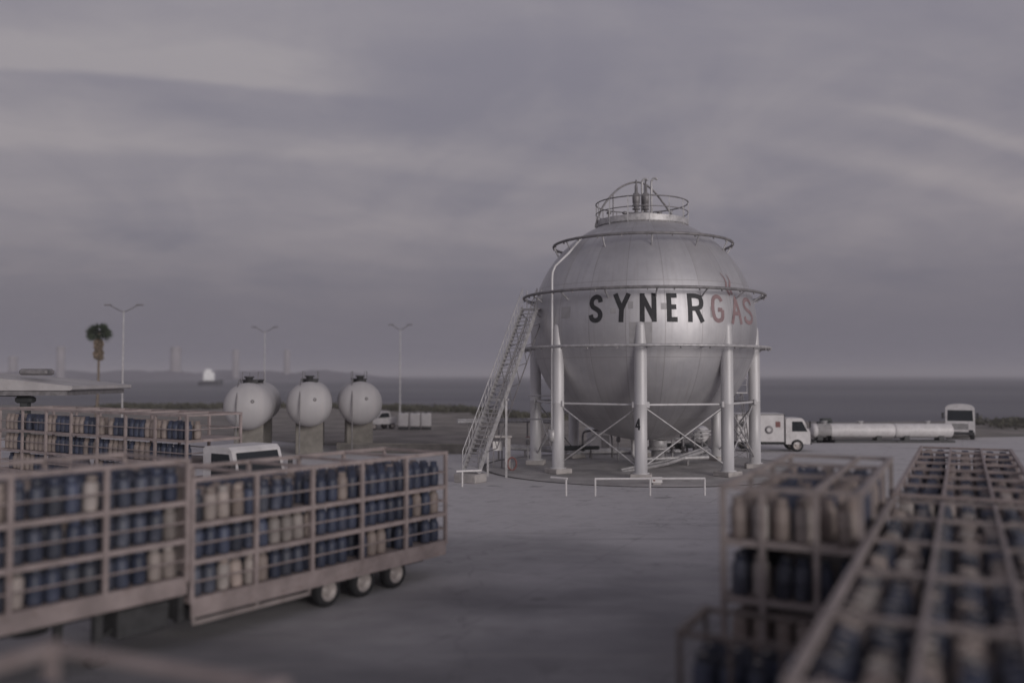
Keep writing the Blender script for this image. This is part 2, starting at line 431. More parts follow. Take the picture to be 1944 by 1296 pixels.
def shell_mat():
    m = bpy.data.materials.new('silver_tank_shell_paint'); m.use_nodes = True
    t = NT(m.node_tree); b = m.node_tree.nodes['Principled BSDF']
    co = t.n('ShaderNodeTexCoord'); s = t.n('ShaderNodeSeparateXYZ'); t.l(co.outputs['Object'], s.inputs[0])
    x, y, z = s.outputs
    lon = t.math('DIVIDE', t.math('ARCTAN2', x, t.math('MULTIPLY', y, -1)), 2 * pi)
    lat = t.math('ARCSINE', t.math('DIVIDE', z, 6.8, True if False else False))
    # fine vertical weathering streaks that run down the plates
    cs = t.n('ShaderNodeCombineXYZ'); t.l(t.math('MULTIPLY', lon, 150), cs.inputs[0]); t.l(t.math('MULTIPLY', lat, 1.6), cs.inputs[1])
    st = t.n('ShaderNodeTexNoise', i_Scale=1.0, i_Detail=5.0, i_Roughness=.65); t.l(cs.outputs[0], st.inputs['Vector'])
    n1 = t.n('ShaderNodeTexNoise', i_Scale=.5, i_Detail=6.0, i_Roughness=.65); t.l(co.outputs['Object'], n1.inputs['Vector'])
    n2 = t.n('ShaderNodeTexNoise', i_Scale=30.0, i_Detail=3.0); t.l(co.outputs['Object'], n2.inputs['Vector'])
    c = t.mix(t.ramp(n1.outputs[0], .3, .7), (.50, .495, .515), (.62, .61, .62))
    c = t.mix(t.math('MULTIPLY', t.ramp(st.outputs[0], .48, .75), .45), c, (.40, .38, .38))
    c = t.mix(t.math('MULTIPLY', t.ramp(n2.outputs[0], .6, .75), .25), c, (.42, .39, .38))
    # each plate was painted at its own time: slight steps of tone between them, weld lines along their edges
    def frac_line(v, count, width):
        f = t.math('FRACT', t.math('MULTIPLY', v, count)); d = t.math('ABSOLUTE', t.math('SUBTRACT', f, .5))
        return t.math('GREATER_THAN', d, .5 - width)
    line = frac_line(t.math('ADD', lon, .021), 20, .012)
    l2 = frac_line(t.math('ADD', t.math('DIVIDE', lat, pi), .50 - .012), 5, .0045)
    line = t.math('MAXIMUM', line, l2)
    idx = t.math('ADD', t.math('FLOOR', t.math('MULTIPLY', t.math('ADD', lon, .021), 20)), t.math('MULTIPLY', t.math('FLOOR', t.math('MULTIPLY', t.math('ADD', t.math('DIVIDE', lat, pi), .488), 5)), 37.3))
    wn = t.n('ShaderNodeTexWhiteNoise', noise_dimensions='1D'); t.l(idx, wn.inputs['W'])
    c = t.mix(t.math('MULTIPLY', wn.outputs[0], .5), c, (.45, .435, .44))
    c = t.mix(t.math('MULTIPLY', line, .5), c, (.33, .31, .31))
    t.l(c, b.inputs['Base Color'])
    b.inputs['Metallic'].default_value = .8
    t.l(t.math('ADD', t.math('MULTIPLY', st.outputs[0], .2), .46), b.inputs['Roughness'])
    bp = t.n('ShaderNodeBump', i_Strength=.25, i_Distance=.03); t.l(t.math('ADD', line, t.math('MULTIPLY', n1.outputs[0], 1.5)), bp.inputs['Height']); t.l(bp.outputs[0], b.inputs['Normal'])
    return m


# ------------------------------------------------------------------ ground, sea, coast
def structure(o): o['kind'] = 'structure'; return o

mb = MB()
S = 9000
mb.add([(-S, -S, -1.6), (S, -S, -1.6), (S, S, -1.6), (-S, S, -1.6)], [(0, 1, 2, 3)])
structure(mb.build('sea', sea_mat()))

shore = [(-420, 150), (-260, 168), (-160, 160), (-95, 166), (-60, 158), (-34, 165), (-12, 150), (4, 128), (18, 112), (40, 106), (75, 112), (120, 104), (200, 118), (420, 110)]
def smooth_line(pts, step=4.0):
    o_, x = [], pts[0][0]
    while x <= pts[-1][0]:
        for (x0, y0), (x1, y1) in zip(pts, pts[1:]):
            if x0 <= x <= x1: f = (x - x0) / (x1 - x0); f = f * f * (3 - 2 * f); o_.append((x, y0 + (y1 - y0) * f + .8 * sin(x * .35) * sin(x * .11))); break
        x += step
    return o_
shore = smooth_line(shore)
mb = MB(); n = len(shore)
vs = [(x, y, 0) for x, y in shore] + [(x, -120, 0) for x, y in shore] + [(x, y + 7, -3) for x, y in shore]
mb.add(vs, [(i, i + n, i + 1 + n, i + 1) for i in range(n - 1)])
mb.add(vs, [(i + 2 * n, i, i + 1, i + 1 + 2 * n) for i in range(n - 1)])
structure(mb.build('ground', ground_mat()))

# bare earth beyond the yard, one thin sheet over the ground
M_earth = mat('dry_earth', (.235, .215, .195), .95, 0, .3, .25, (.12, .115, .095), .6, bump=.4)
near_edge = [(-420, 78), (-60, 76), (-30, 82), (-14, 71), (-5, 67), (2, 70), (10, 68), (22, 72), (40, 80), (80, 84), (420, 86)]
near_edge = smooth_line(near_edge)
mb = MB(); far = []
def shore_y(x):
    for (x0, y0), (x1, y1) in zip(shore, shore[1:]):
        if x0 <= x <= x1: return y0 + (y1 - y0) * (x - x0) / (x1 - x0 + 1e-9)
    return 110
n = len(near_edge)
vs = [(x, y, .006) for x, y in near_edge] + [(x, shore_y(x) - .4, .006) for x, y in near_edge]
mb.add(vs, [(i, i + 1, i + 1 + n, i + n) for i in range(n - 1)])
structure(mb.build('earth_ground', M_earth))

# round paved pad under the sphere
TX, TY = 8.03, 54.1
M_pad = mat('tank_pad_concrete', (.35, .335, .33), .9, 0, .22, .5, (.2, .185, .175), .75, bump=.4)
mb = MB()
mb.lathe([(0, .05), (9.3, .05), (9.45, .035), (9.6, 0.0)], 96, (TX, TY, 0))
structure(mb.build('tank_pad', M_pad))
M_kerbdark = mat('pad_edge_gutter', (.09, .085, .082), .9, 0, .4, 1.5)
mb = MB(); mb.lathe([(9.62, .004), (9.95, .004)], 96, (TX, TY, 0)); structure(mb.build('pad_gutter', M_kerbdark))

# far coast on the left: a long low ridge that tapers into the sea
mb = MB(); vs = []; K = 90
for i in range(K + 1):
    px = -500 + i * (1250 / K); Yd = 1500 + 60 * sin(i * .3)
    h = 15 * min(1, (K - i) / 9) * (.8 + .25 * sin(i * .7) * sin(i * .23) + .15 * random.random())
    x = gx(px, Yd)
    vs += [(x, Yd - 60, -2.5), (x, Yd, -1.6 + h * .8), (x + 5, Yd + 60, -1.6 + h + 1), (x, Yd + 260, -2.5)]
mb.add(vs, [(4 * i + k, 4 * i + 4 + k, 4 * i + 5 + k, 4 * i + 1 + k) for i in range(K) for k in range(3)])
structure(mb.build('coast', M_far))

# far pale towers on that coast
far_towers = [(25, 676, 15, 'short pale tower on far shore above the canopy roof'),
              (116, 657, 14, 'slim pale tower on far shore between canopy and palm'),
              (334, 658, 18, 'tallest wide pale tower on far shore right of the palm'),
              (448, 664, 12, 'pale tower on far shore above the first white bullet tank'),
              (545, 664, 11, 'thin pale tower on far shore above second white bullet tank')]
for px, py, wd, lab in far_towers:
    Yd = 1490; p = at(px, py, Yd); o = empty('far_tower', (p.x, Yd, 0), 0, lab, 'tower')
    o['group'] = 'pale towers on the far shore'
    m = MB(); m.lathe([(wd / 2, 0), (wd / 2, 8), (wd / 2 * .92, p.z - 4), (wd / 2 * .92, p.z)], 16); m.lathe([(wd / 2 * .92, p.z), (0, p.z + .5)], 16); m.build('shaft', M_fartower, o)
    m = MB(); m.lathe([(wd / 2 * .92, p.z - 5), (wd / 2 * 1.15, p.z - 4.6), (wd / 2 * 1.15, p.z - 3), (wd / 2 * .92, p.z - 2.6)], 16); m.build('gallery', M_fartower, o)

# boat off the coast
p = at(398, 722, 620)
bo = empty('white_boat', (p.x, 620, -1.6), radians(8), 'white boat with dark hull lying on the sea left of the bullet tanks', 'boat')
m = MB(); outl = [(-8, 0), (-6.5, 1.9), (-2, 2.3), (2, 2.3), (6, 1.9), (9.5, 0), (6, -1.9), (2, -2.3), (-2, -2.3), (-6.5, -1.9)]
n = len(outl); m.add([(x * .92, y * .7, -.6) for x, y in outl] + [(x, y, 3.2 + .012 * x * abs(x)) for x, y in outl], [(i, (i + 1) % n, n + (i + 1) % n, n + i) for i in range(n)] + [list(range(n, 2 * n))]); m.build('hull', M_hull, bo)
m = MB(); m.box((-.5, 0, 6.3), (7.5, 3.6, 6.0), 0, .5); m.box((-1, 0, 10.2), (4.5, 3, 2.4), 0, .4); m.build('superstructure', mat('boat_white', (.85, .85, .85), .4, 0, .03), bo)
m = MB(); m.tube([(-1, 0, 11), (-1, 0, 16)], .15, 6); m.build('mast', M_galv, bo)

# scrub along the shore
mb = MB()
def scrub_patch(x0, x1, yoff, nclump, hmax):
    for _ in range(nclump):
        x = random.uniform(x0, x1); y = shore_y(x) - yoff - random.uniform(0, 14)
        h = random.uniform(.4, 1) * hmax; r = random.uniform(.8, 2.2)
        for _ in range(46):
            a = random.uniform(0, 2 * pi); q = sqrt(random.random()) * r; zz_ = random.random() ** .7 * h * (1 - .5 * (q / r) ** 2)
            c = Vector((x + q * cos(a), y + q * sin(a), zz_)); s_ = random.uniform(.12, .3)
            u = Vector((random.gauss(0, 1), random.gauss(0, 1), random.gauss(0, 1))).normalized(); v_ = u.orthogonal().normalized()
            mb.add([c - u * s_, c + v_ * s_ * .5, c + u * s_, c - v_ * s_ * .5], [(0, 1, 2, 3)])
scrub_patch(-70, -4, 2, 300, 1.0)
scrub_patch(-4, 16, 4, 60, .8)
scrub_patch(52, 75, 3, 80, 1.1)
tag(mb.build('scrub', M_scrub), 'low dark scrub along the shore behind the yard', 'scrub', kind='stuff')

# ------------------------------------------------------------------ the sphere tank
R, ZC, RL = 6.8, 8.45, 6.64
ROT = -math.atan2(TX, TY)
tank = empty('sphere_tank', (TX, TY, 0), ROT, 'big silver spherical gas tank on eight legs with black and red lettering', 'gas tank')
DD = sqrt(TX * TX + TY * TY)
def sph(lon, lat, r=R): return (r * cos(lat) * sin(lon), -r * cos(lat) * cos(lon), ZC + r * sin(lat))
mb = MB(); NL, NA = 128, 72
vs = []
for j in range(NA + 1):
    la = -pi / 2 + pi * j / NA
    for i in range(NL):
        p = sph(2 * pi * i / NL, la); vs.append((p[0], p[1], p[2] - ZC))
mb.add(vs, [(j * NL + i, j * NL + (i + 1) % NL, (j + 1) * NL + (i + 1) % NL, (j + 1) * NL + i) for j in range(NA) for i in range(NL)], True)
shell = mb.build('shell', shell_mat(), tank, (0, 0, ZC))

def lon_px(dx, lat=radians(6)):
    """longitude whose point shows dx photo pixels right of the tank's axis"""
    lo, hi = radians(-80), radians(80)
    for _ in range(50):
        mid = (lo + hi) / 2; v = F * R * cos(lat) * sin(mid) / (TY - R * cos(lat) * cos(mid)) * 1.0
        if v < dx: lo = mid
        else: hi = mid
    return (lo + hi) / 2
letters = [('S', 1117, 1147), ('Y', 1162, 1200), ('N', 1214, 1248), ('E', 1265, 1291), ('R', 1304, 1337), ('G', 1347, 1373), ('A', 1383, 1405), ('S', 1406, 1424)]
CX = 1220
def on_shell(x, y, lift):      # x, y in metres of arc from lon 0 / equator
    return sph(x / R, y / R, R + .012 + lift)
for nm, sl, m_ in (('dark_lettering', letters[:5], M_black), ('red_lettering', letters[5:], M_red)):
    mb = MB()
    for ch, a, b in sl:
        xa, xb = lon_px(a - CX) * R, lon_px(b - CX) * R
        g_ = (xb - xa) * .035; glyph(mb, ch, xa + g_, xb - xa - 2 * g_, .02, 1.58, .265 if m_ is M_black else .23, on_shell)
    if m_ is M_red:      # the flame over the A
        xa = lon_px(1388 - CX) * R
        for k, pts in enumerate(([(xa - .05, 1.62), (xa - .22, 2.0), (xa - .12, 2.5), (xa - .4, 3.0)], [(xa + .16, 1.65), (xa + .1, 2.1), (xa + .28, 2.5), (xa + .12, 2.95)])):
            L_, R_ = ribbon(catmull(pts, 6), .17, .1); vs = []
            q = len(L_)
            for i, (a, b) in enumerate(zip(L_, R_)):
                f = min(1, (q - 1 - i) / (q * .6) + .08); c = (a + b) / 2
                a, b = c + (a - c) * f, c + (b - c) * f
                vs += [on_shell(a.x, a.y, .004 + k * .0012), on_shell(b.x, b.y, .004 + k * .0012)]
            mb.add(vs, [(2 * i + 1, 2 * i + 3, 2 * i + 2, 2 * i) for i in range(q - 1)])
    o = mb.build(nm, m_, tank)
    o['label'] = 'black painted lettering' if m_ is M_black else 'faded red painted lettering with flame mark'

# repainted rectangles on the shell
M_patch = mat('repaint_patch_grey', (.37, .36, .365), .55, .35, .12, 1.5)
def patch(x0, x1, y0, y1, lift):
    mb = MB(); nx, ny = 8, 8; vs = []
    for j in range(ny + 1):
        for i in range(nx + 1): vs.append(sph((x0 + (x1 - x0) * i / nx) / R, (y0 + (y1 - y0) * j / ny) / R, R + lift))
    mb.add(vs, [(j * (nx + 1) + i, j * (nx + 1) + i + 1, (j + 1) * (nx + 1) + i + 1, (j + 1) * (nx + 1) + i) for j in range(ny) for i in range(nx)], True)
    mb.build('repaint_patch', M_patch, tank)
patch(-.78, -.5, .75, 1.15, .004); patch(1.0, 1.35, .7, 1.05, .004); patch(-1.75, -1.45, .5, .78, .004); patch(3.9, 4.1, .3, .9, .004)
patch(-.72, .52, -1.35, .02, .005)
patch(-5.0, -4.3, .35, 1.0, .004)

LEGA = [radians(-1 + 45 * k) for k in range(8)]
def legp(k, r=RL, z=0):
    a = LEGA[k % 8]; return Vector((r * sin(a), -r * cos(a), z))
leg_bm = MB()
leg_bm.lathe([(.46, .32), (.46, .37), (.345, .371), (.345, 4.0), (.35, 4.01), (.35, 4.06), (.345, 4.07), (.345, 6.6), (.30, 7.6), (.275, 8.25), (.25, 8.4), (.17, 8.5), (.0, 8.54)], 28)
leg_me = leg_bm.mesh('leg', M_legpaint)
ped = MB(); ped.box((0, 0, .185), (1.15, 1.15, .29), 0, .04); ped_me = ped.mesh('footing', M_conc)
gus = MB(); gus.box((0, 0, 4.0), (.95, .16, .34), 0, .03); gus_me = gus.mesh('brace_bracket', M_legpaint)
for k in range(8):
    for nm, me in (('leg', leg_me), ('footing', ped_me), ('brace_bracket', gus_me)):
        o = bpy.data.objects.new(nm, me); COL.objects.link(o); o.parent = tank; o.location = legp(k); o.rotation_euler = (0, 0, LEGA[k])
for k in range(8):
    a, b = legp(k, RL, 4.0), legp(k + 1, RL, 4.0); d = (b - a).normalized()
    m = MB(); m.tube([a + d * .3, b - d * .3], .06, 10); m.build('horizontal_brace', M_legpaint, tank)
    for s_, e_, off in ((a, legp(k + 1, RL, .55), .05), (b, legp(k, RL, .55), -.05)):
        d2 = (e_ - s_).normalized(); rad = Vector((s_.x + e_.x, s_.y + e_.y, 0)).normalized() * off
        m = MB(); m.tube([s_ + d2 * .4 + rad, e_ - d2 * .4 + rad], .045, 8)
        m.build('diagonal_brace', M_galv, tank)
# number painted on the front leg
a4 = LEGA[0]
def on_leg(x, y, lift):
    th = x / .345; q = Vector((0, -1, 0)); ang = a4 + th
    c = legp(0); return (c.x + (.351 + lift) * sin(ang), c.y - (.351 + lift) * cos(ang), y)
mb = MB(); glyph(mb, '4', -.33, .36, 2.62, .68, .10, on_leg, .04); mb.build('painted_number', M_black, tank)

# water spray rings with brackets
def ring(r, z, tubr, nbr, zin, rin, m_, off):
    m = MB(); m.tube(circle(r, z, 120), tubr, 8, True); rg = m.build('spray_ring', m_, tank)
    for k in range(nbr):
        a = 2 * pi * (k + off) / nbr
        m = MB(); m.tube([(r * sin(a), -r * cos(a), z), (rin * sin(a), -rin * cos(a), zin)], .05, 6); m.build('bracket', M_galv, rg)
    for k in range(nbr * 2):
        a = 2 * pi * (k + .2) / (nbr * 2)
        o = bpy.data.objects.new('nozzle', NOZ); COL.objects.link(o); o.parent = rg; o.location = (r * sin(a), -r * cos(a), z - .1); o.rotation_euler = (0, 0, -a)
NOZ = MB().box((0, 0, 0), (.07, .07, .13)).mesh('nozzle', M_darkrail)
ring(7.55, 7.2, .085, 14, 7.15, 6.66, M_galv, .1)
ring(7.3, 10.32, .085, 16, 9.86, 6.63, M_darkrail, .28)
ring(5.45, 13.52, .085, 12, 12.9, 5.13, M_darkrail, .2)
# supply pipe climbing the left side
def pl(px, py, dep): 
    q = at(px, py, dep); d = Vector((q.x - TX, q.y - TY)); ca, sa = cos(-ROT), sin(-ROT)
    return (d.x * ca - d.y * sa, d.x * sa + d.y * ca, q.z)
m = MB(); m.tube([pl(1048, 833, 50.2), pl(1048, 700, 50.2), pl(1048, 530, 50.2), pl(1049, 517, 50.25), pl(1054, 505, 50.3), pl(1080, 480, 51.0), pl(1106, 449, 51.8)], .07, 10); m.build('supply_pipe', M_legpaint, tank)
m = MB(); m.lathe([(.12, -.35), (.24, -.3), (.24, .3), (.12, .35)], 14, pl(1048, 826, 50.2)); m.build('pipe_valve', M_galv, tank)
m = MB(); m.tube([pl(1003, 751, 54), pl(1050, 751, 50.2)], .045, 6); m.tube([pl(1003, 795, 54), pl(1050, 795, 50.2)], .045, 6); m.build('pipe_clip', M_galv, tank)

# crown platform
PR, PZ = 2.82, 14.86
m = MB(); m.lathe([(2.0, PZ - .02), (PR, PZ - .02), (PR, PZ - .16), (PR - .06, PZ - .2), (2.0, PZ - .2), (2.0, PZ - .02)], 64, smooth=False); m.build('platform', M_galv, tank)
m = MB(); m.lathe([(PR - .25, PZ - .42), (PR - .1, PZ - .42), (PR - .1, PZ - .2), (PR - .25, PZ - .2)], 64, smooth=False)
for k in range(24):
    a = 2 * pi * k / 24; m.bar((2.2 * sin(a), -2.2 * cos(a), PZ - .3), (PR * sin(a), -PR * cos(a), PZ - .26), .06, .12)
m.build('platform_frame', M_darkrail, tank)
m = MB(); m.lathe([(1.3, PZ + .2), (1.3, 15.38), (1.25, 15.43), (0, 15.45)], 48, smooth=False); m.build('top_flange', M_galv, tank)
for z_, r_ in ((PZ + 1.3, .04), (PZ + .68, .03)):
    m = MB(); m.tube(circle(PR, z_, 72), r_, 6, True); m.build('guard_rail', M_darkrail, tank)
m = MB(); m.lathe([(PR + .01, PZ - .14), (PR + .03, PZ - .14), (PR + .03, PZ + .2), (PR + .01, PZ + .2), (PR + .01, PZ - .14)], 72, smooth=False); m.build('toe_board', M_galv, tank)
for k in range(14):
    a = 2 * pi * (k + .35) / 14
    m = MB(); m.bar((PR * sin(a), -PR * cos(a), PZ - .45), (PR * sin(a), -PR * cos(a), PZ + 1.3), .06); m.build('rail_post', M_galv, tank)
# arched handling rail
pts = [pl(1131, 432, 53.5), pl(1132, 424, 53.5), pl(1142, 397, 53.5), pl(1158, 374, 53.6), pl(1178, 356, 53.8), pl(1200, 347, 54.0), pl(1220, 348, 54.2), pl(1240, 362, 54.4), pl(1258, 384, 54.8), pl(1276, 409, 55.2)]
m = MB(); m.tube(catmull(pts, 6), .06, 8); m.tube([pl(1164, 369, 53.65), pl(1164, 420, 53.65)], .035, 6); m.build('arched_davit_rail', M_darkrail, tank)
# two relief valves and their vents
for px in (1208, 1226):
    b_ = pl(px, 415, 53.3); b_ = (b_[0], b_[1], 15.45)
    m = MB(); m.lathe([(.2, 0), (.2, .06), (.11, .07), (.11, .22), (.24, .23), (.24, .3), (.15, .31), (.15, .42), (.26, .43), (.26, .5), (.16, .55), (.22, .62), (.24, .95), (.2, 1.2), (.1, 1.26), (.09, 1.7), (.05, 1.75), (.05, 2.05), (0, 2.07)], 18, b_)
    m.build('relief_valve', M_darkrail, tank)
for px, top in ((1219, 347), (1237, 346)):
    b_ = pl(px, 405, 53.4); z1 = at(px, top, 53.4).z
    pts = [(b_[0], b_[1], 15.45), (b_[0], b_[1], z1 - .1), (b_[0] + .04, b_[1], z1 + .12), (b_[0] + .14, b_[1], z1 + .22), (b_[0] + .28, b_[1], z1 + .22), (b_[0] + .34, b_[1], z1 + .12)]
    m = MB(); m.tube(catmull(pts, 4), .065, 10); m.build('vent_pipe', M_galv, tank)
m = MB()
for px, py in ((1156, 392), (1252, 403), (1186, 404)):
    b_ = pl(px, py, 53.0); m.box((b_[0], b_[1], PZ + .25), (.12, .12, .5)); m.lathe([(.14, 0), (.16, .1), (.06, .16)], 10, (b_[0], b_[1], PZ + .5))
m.build('instrument_stub', M_darkrail, tank)
# bottom nozzles and outlet
m = MB(); m.lathe([(.55, 1.62), (.55, 1.2), (.7, 1.19), (.7, 1.05), (.4, 1.04), (.4, .6), (.25, .5), (.25, .05)], 20, (.9, .3, 0)); m.build('bottom_outlet', M_galv, tank)
m = MB(); m.tube([(-.6, -.4, 2.0), (-.6, -.4, .8), (-.5, -.4, .6), (-.2, -.4, .5), (4, 1.5, .5)], .14, 10); m.build('drain_pipe', M_galv, tank)

# ------------------------------------------------------------------ staircase
s0 = at(893, 903, 46.5); s0.z = .45
s1 = at(1006, 585, 51.8)
stair = empty('steel_staircase', (s0.x, s0.y, 0), 0, 'steep grey steel staircase leaning up to the left side of the silver sphere', 'staircase')
A, B = Vector((0, 0, .45)), s1 - Vector((s0.x, s0.y, 0))
hd = Vector((B.x, B.y, 0)).normalized(); sd_ = Vector((hd.y, -hd.x, 0))      # to the right of the climb
dv = (B - A)
HWs = .5
for s_ in (-1, 1):
    m = MB(); o_ = sd_ * s_ * HWs
    m.bar(A + o_, B + o_, .06, .3); m.build('stringer', M_galv, stair)
    m = MB(); up = Vector((0, 0, 1.15)); up2 = Vector((0, 0, .6))
    m.tube([A + o_ + Vector((0, 0, .1)), A + o_ + up, B + o_ + up], .03, 6); m.tube([A + o_ + up2, B + o_ + up2], .022, 6)
    K = 20
    for i in range(K + 1):
        q = A + dv * (i / K) + o_; m.tube([q, q + up], .018, 5)
    m.build('handrail', M_galv if s_ < 0 else M_darkrail, stair)
NT_ = 40
trd = MB(); trd.box((0, 0, 0), (.24, 2 * HWs - .07, .045)); trd_me = trd.mesh('tread', M_galv)
for i in range(NT_):
    q = A + dv * ((i + .5) / NT_)
    o = bpy.data.objects.new('tread', trd_me); COL.objects.link(o); o.parent = stair; o.location = q; o.rotation_euler = (0, 0, atan2(hd.y, hd.x))
# truss under the flight
m = MB(); dn = Vector((hd.x, hd.y, 0)) * .75 + Vector((0, 0, -.35))
for s_ in (-1, 1):
    o_ = sd_ * s_ * HWs
    a_, b_ = A + dv * .12 + o_, A + dv * .97 + o_
    m.tube([a_, a_ + dn + dv * .05, b_ + dn, b_], .035, 6)
    for i in range(12):
        q0, q1 = A + dv * (.17 + .064 * i) + o_, A + dv * (.17 + .064 * (i + 1)) + o_
        m.tube([q0, q1 + dn] if i % 2 else [q0 + dn, q1], .022, 5)
m.build('truss', M_darkrail, stair)
m = MB()
for s_ in (-1, 1):
    q = A + dv * .42 + sd_ * s_ * .6; m.bar((q.x, q.y, 0), (q.x, q.y, q.z + .1), .12)
q = A + dv * .42; m.bar(q + sd_ * .75, q - sd_ * .75, .12, .12); m.build('support_trestle', M_galv, stair)
m = MB(); m.box((0, -.05, .225), (1.35, 1.1, .45), atan2(hd.y, hd.x) + pi / 2, .03); m.build('footing', M_conc, stair)
m = MB(); e = B + hd * .5; m.box((e.x, e.y, e.z - .04), (1.2, 1.1, .06), atan2(hd.y, hd.x))
for s_ in (-1, 1): m.tube([e + sd_ * s_ * .5, e + sd_ * s_ * .5 + Vector((0, 0, 1.1))], .03, 6)
m.build('landing', M_galv, stair)

# white guard rails in front of the sphere
def barrier(p0, p1, posts, h, label):
    p0, p1 = Vector(p0), Vector(p1)
    o = empty('guard_barrier', (p0.x, p0.y, 0), 0, label, 'barrier', 'white pipe barriers round the tank pad')
    d = p1 - p0
    m = MB(); m.tube([(0, 0, h), (d.x, d.y, h)], .055, 8); m.build('top_rail', M_whitepipe, o)
    for t in posts:
        m = MB(); m.tube([(d.x * t, d.y * t, 0), (d.x * t, d.y * t, h - .02)], .05, 8); m.build('post', M_whitepipe, o)
def gp(px, py):
    r = ray(px, py); t = -CZ / r.z; return Vector((r.x * t, r.y * t, 0))
barrier(gp(1129, 941), gp(1339, 940), (0.005, .5, .995), .79, 'long white pipe barrier with three posts in front of the numbered tank leg')
barrier(gp(1046, 938), gp(1077, 941), (.93,), .8, 'short white pipe barrier with one post left of the long barrier')
barrier(gp(866, 924), gp(914, 922), (.24,), .78, 'white pipe barrier with one post at the foot of the staircase')
# small sign block on the pad front
sb = empty('footing_sign', tuple(gp(1247, 921)), 0, 'small white notice board with red mark beside the numbered leg footing', 'sign')
m = MB(); m.box((0, 0, .28), (.55, .06, .3), 0, .01); m.build('board', M_whitepipe, sb); m = MB(); m.box((-.14, -.034, .28), (.1, .008, .12)); m.build('mark', M_redpaint, sb)
m = MB(); m.box((0, 0.0, .07), (.4, .2, .14)); m.build('foot', M_conc, sb)

# ------------------------------------------------------------------ gas cylinders
CYL_R, CYL_H = .142, .56
prof = [(0, .03), (.125, .03), (.125, 0), (.132, 0), (.132, .045), (.138, .075), (CYL_R, .1), (CYL_R, .29), (CYL_R + .002, .295), (CYL_R + .002, .305), (CYL_R, .31), (CYL_R, .47), (.13, .52), (.1, .55), (.05, .56)]
cyl = MB().lathe(prof, 16)
collar = MB().lathe([(.085, .53), (.1, .545), (.105, .66), (.1, .67), (.095, .66), (.092, .54)], 16)
valve = MB().lathe([(.035, .55), (.035, .6), (.02, .605), (.02, .63), (.042, .635), (.042, .66), (0, .665)], 10)
CM = {}
for cm in (M_blue, M_beige):        # every cylinder has had its own coats of paint and years of weather
    t_ = NT(cm.node_tree); b_ = cm.node_tree.nodes['Principled BSDF']; oi = t_.n('ShaderNodeObjectInfo')
    lk = b_.inputs['Base Color'].links[0].from_socket
    hs = t_.n('ShaderNodeHueSaturation'); t_.l(lk, hs.inputs['Color'])
    t_.l(t_.math('ADD', .55, t_.math('MULTIPLY', oi.outputs['Random'], .65)), hs.inputs['Value'])
    t_.l(t_.math('ADD', .6, t_.math('MULTIPLY', t_.math('FRACT', t_.math('MULTIPLY', oi.outputs['Random'], 7.31)), .6)), hs.inputs['Saturation'])
    t_.l(hs.outputs[0], b_.inputs['Base Color'])
for cn, cm in (('blue', M_blue), ('beige', M_beige)):
    CM[cn] = (cyl.mesh('gas_cylinder', cm), collar.mesh('collar', cm), valve.mesh('valve', M_brass))
CYL = []           # (world pos, heading, tilt, colour, label of its place, drawn singly)
NTH = 'first second third fourth fifth sixth seventh eighth ninth tenth eleventh twelfth thirteenth fourteenth fifteenth sixteenth seventeenth eighteenth nineteenth twentieth twenty-first twenty-second twenty-third twenty-fourth twenty-fifth twenty-sixth twenty-seventh twenty-eighth twenty-ninth thirtieth thirty-first thirty-second thirty-third thirty-fourth thirty-fifth thirty-sixth thirty-seventh thirty-eighth thirty-ninth fortieth forty-first forty-second'.split()


def fill(o, ang, x0, x1, y0, y1, z, where, vis, pitch=.332, miss=.05, blue=.62, rows=None, vrows=None, along=False):
    """stand cylinders on a shelf of the rack at o; along: places are counted along the shelf, else row by row"""
    nx = int(abs(x1 - x0) / pitch); ny = int(abs(y1 - y0) / pitch); ca, sa = cos(ang), sin(ang)
    state = random.random() < blue; seen = {}
    for j in range(ny):
        if rows and j not in rows: continue
        n_in = 0
        for i in range(nx):
            if random.random() < .5: state = random.random() < blue
            if random.random() < miss: continue
            x = min(x0, x1) + (i + .5) * abs(x1 - x0) / nx + random.gauss(0, .008); y = max(y0, y1) - (j + .5) * abs(y1 - y0) / ny + random.gauss(0, .008)
            v_ = vis if vrows is None or j in vrows else False
            col = 'blue' if state else 'beige'
            if along: lab = '%s gas cylinder, %s from left in %s' % (col, NTH[n_in], where); n_in += 1
            else:
                k = seen.get(i, 0); seen[i] = k + 1
                lab = '%s gas cylinder, %s from left in %s row, %s' % (col, NTH[k], NTH[i], where)
            CYL.append((Vector((o[0] + x * ca - y * sa, o[1] + x * sa + y * ca, z)), random.uniform(0, 6.28), (random.gauss(0, .035), random.gauss(0, .035)), col, (lab, where), v_))


# ------------------------------------------------------------------ rack trailers
def wheel_mesh():
    t = MB().lathe([(.24, -.14), (.34, -.15), (.375, -.11), (.38, 0), (.375, .11), (.34, .15), (.24, .14)], 28, axis=(0, 1, 0))
    r = MB().lathe([(0, -.05), (.07, -.07), (.09, -.06), (.1, -.03), (.19, -.04), (.22, -.13), (.25, -.14), (.25, .1), (0, .1)], 24, axis=(0, 1, 0))
    return t, r
tyre_b, rim_b = wheel_mesh()
TYRE = tyre_b.mesh('tyre', M_rubber); RIM = rim_b.mesh('rim', M_rim)
def wheel(parent, x, y, z=.38, s=1.0, flip=False):
    wq = bpy.data.objects.new('wheel', TYRE); COL.objects.link(wq); wq.parent = parent; wq.location = (x, y, z); wq.scale = (s, s, s)
    if flip: wq.rotation_euler = (0, 0, pi)
    r = bpy.data.objects.new('rim', RIM); COL.objects.link(r); r.parent = wq
    return wq


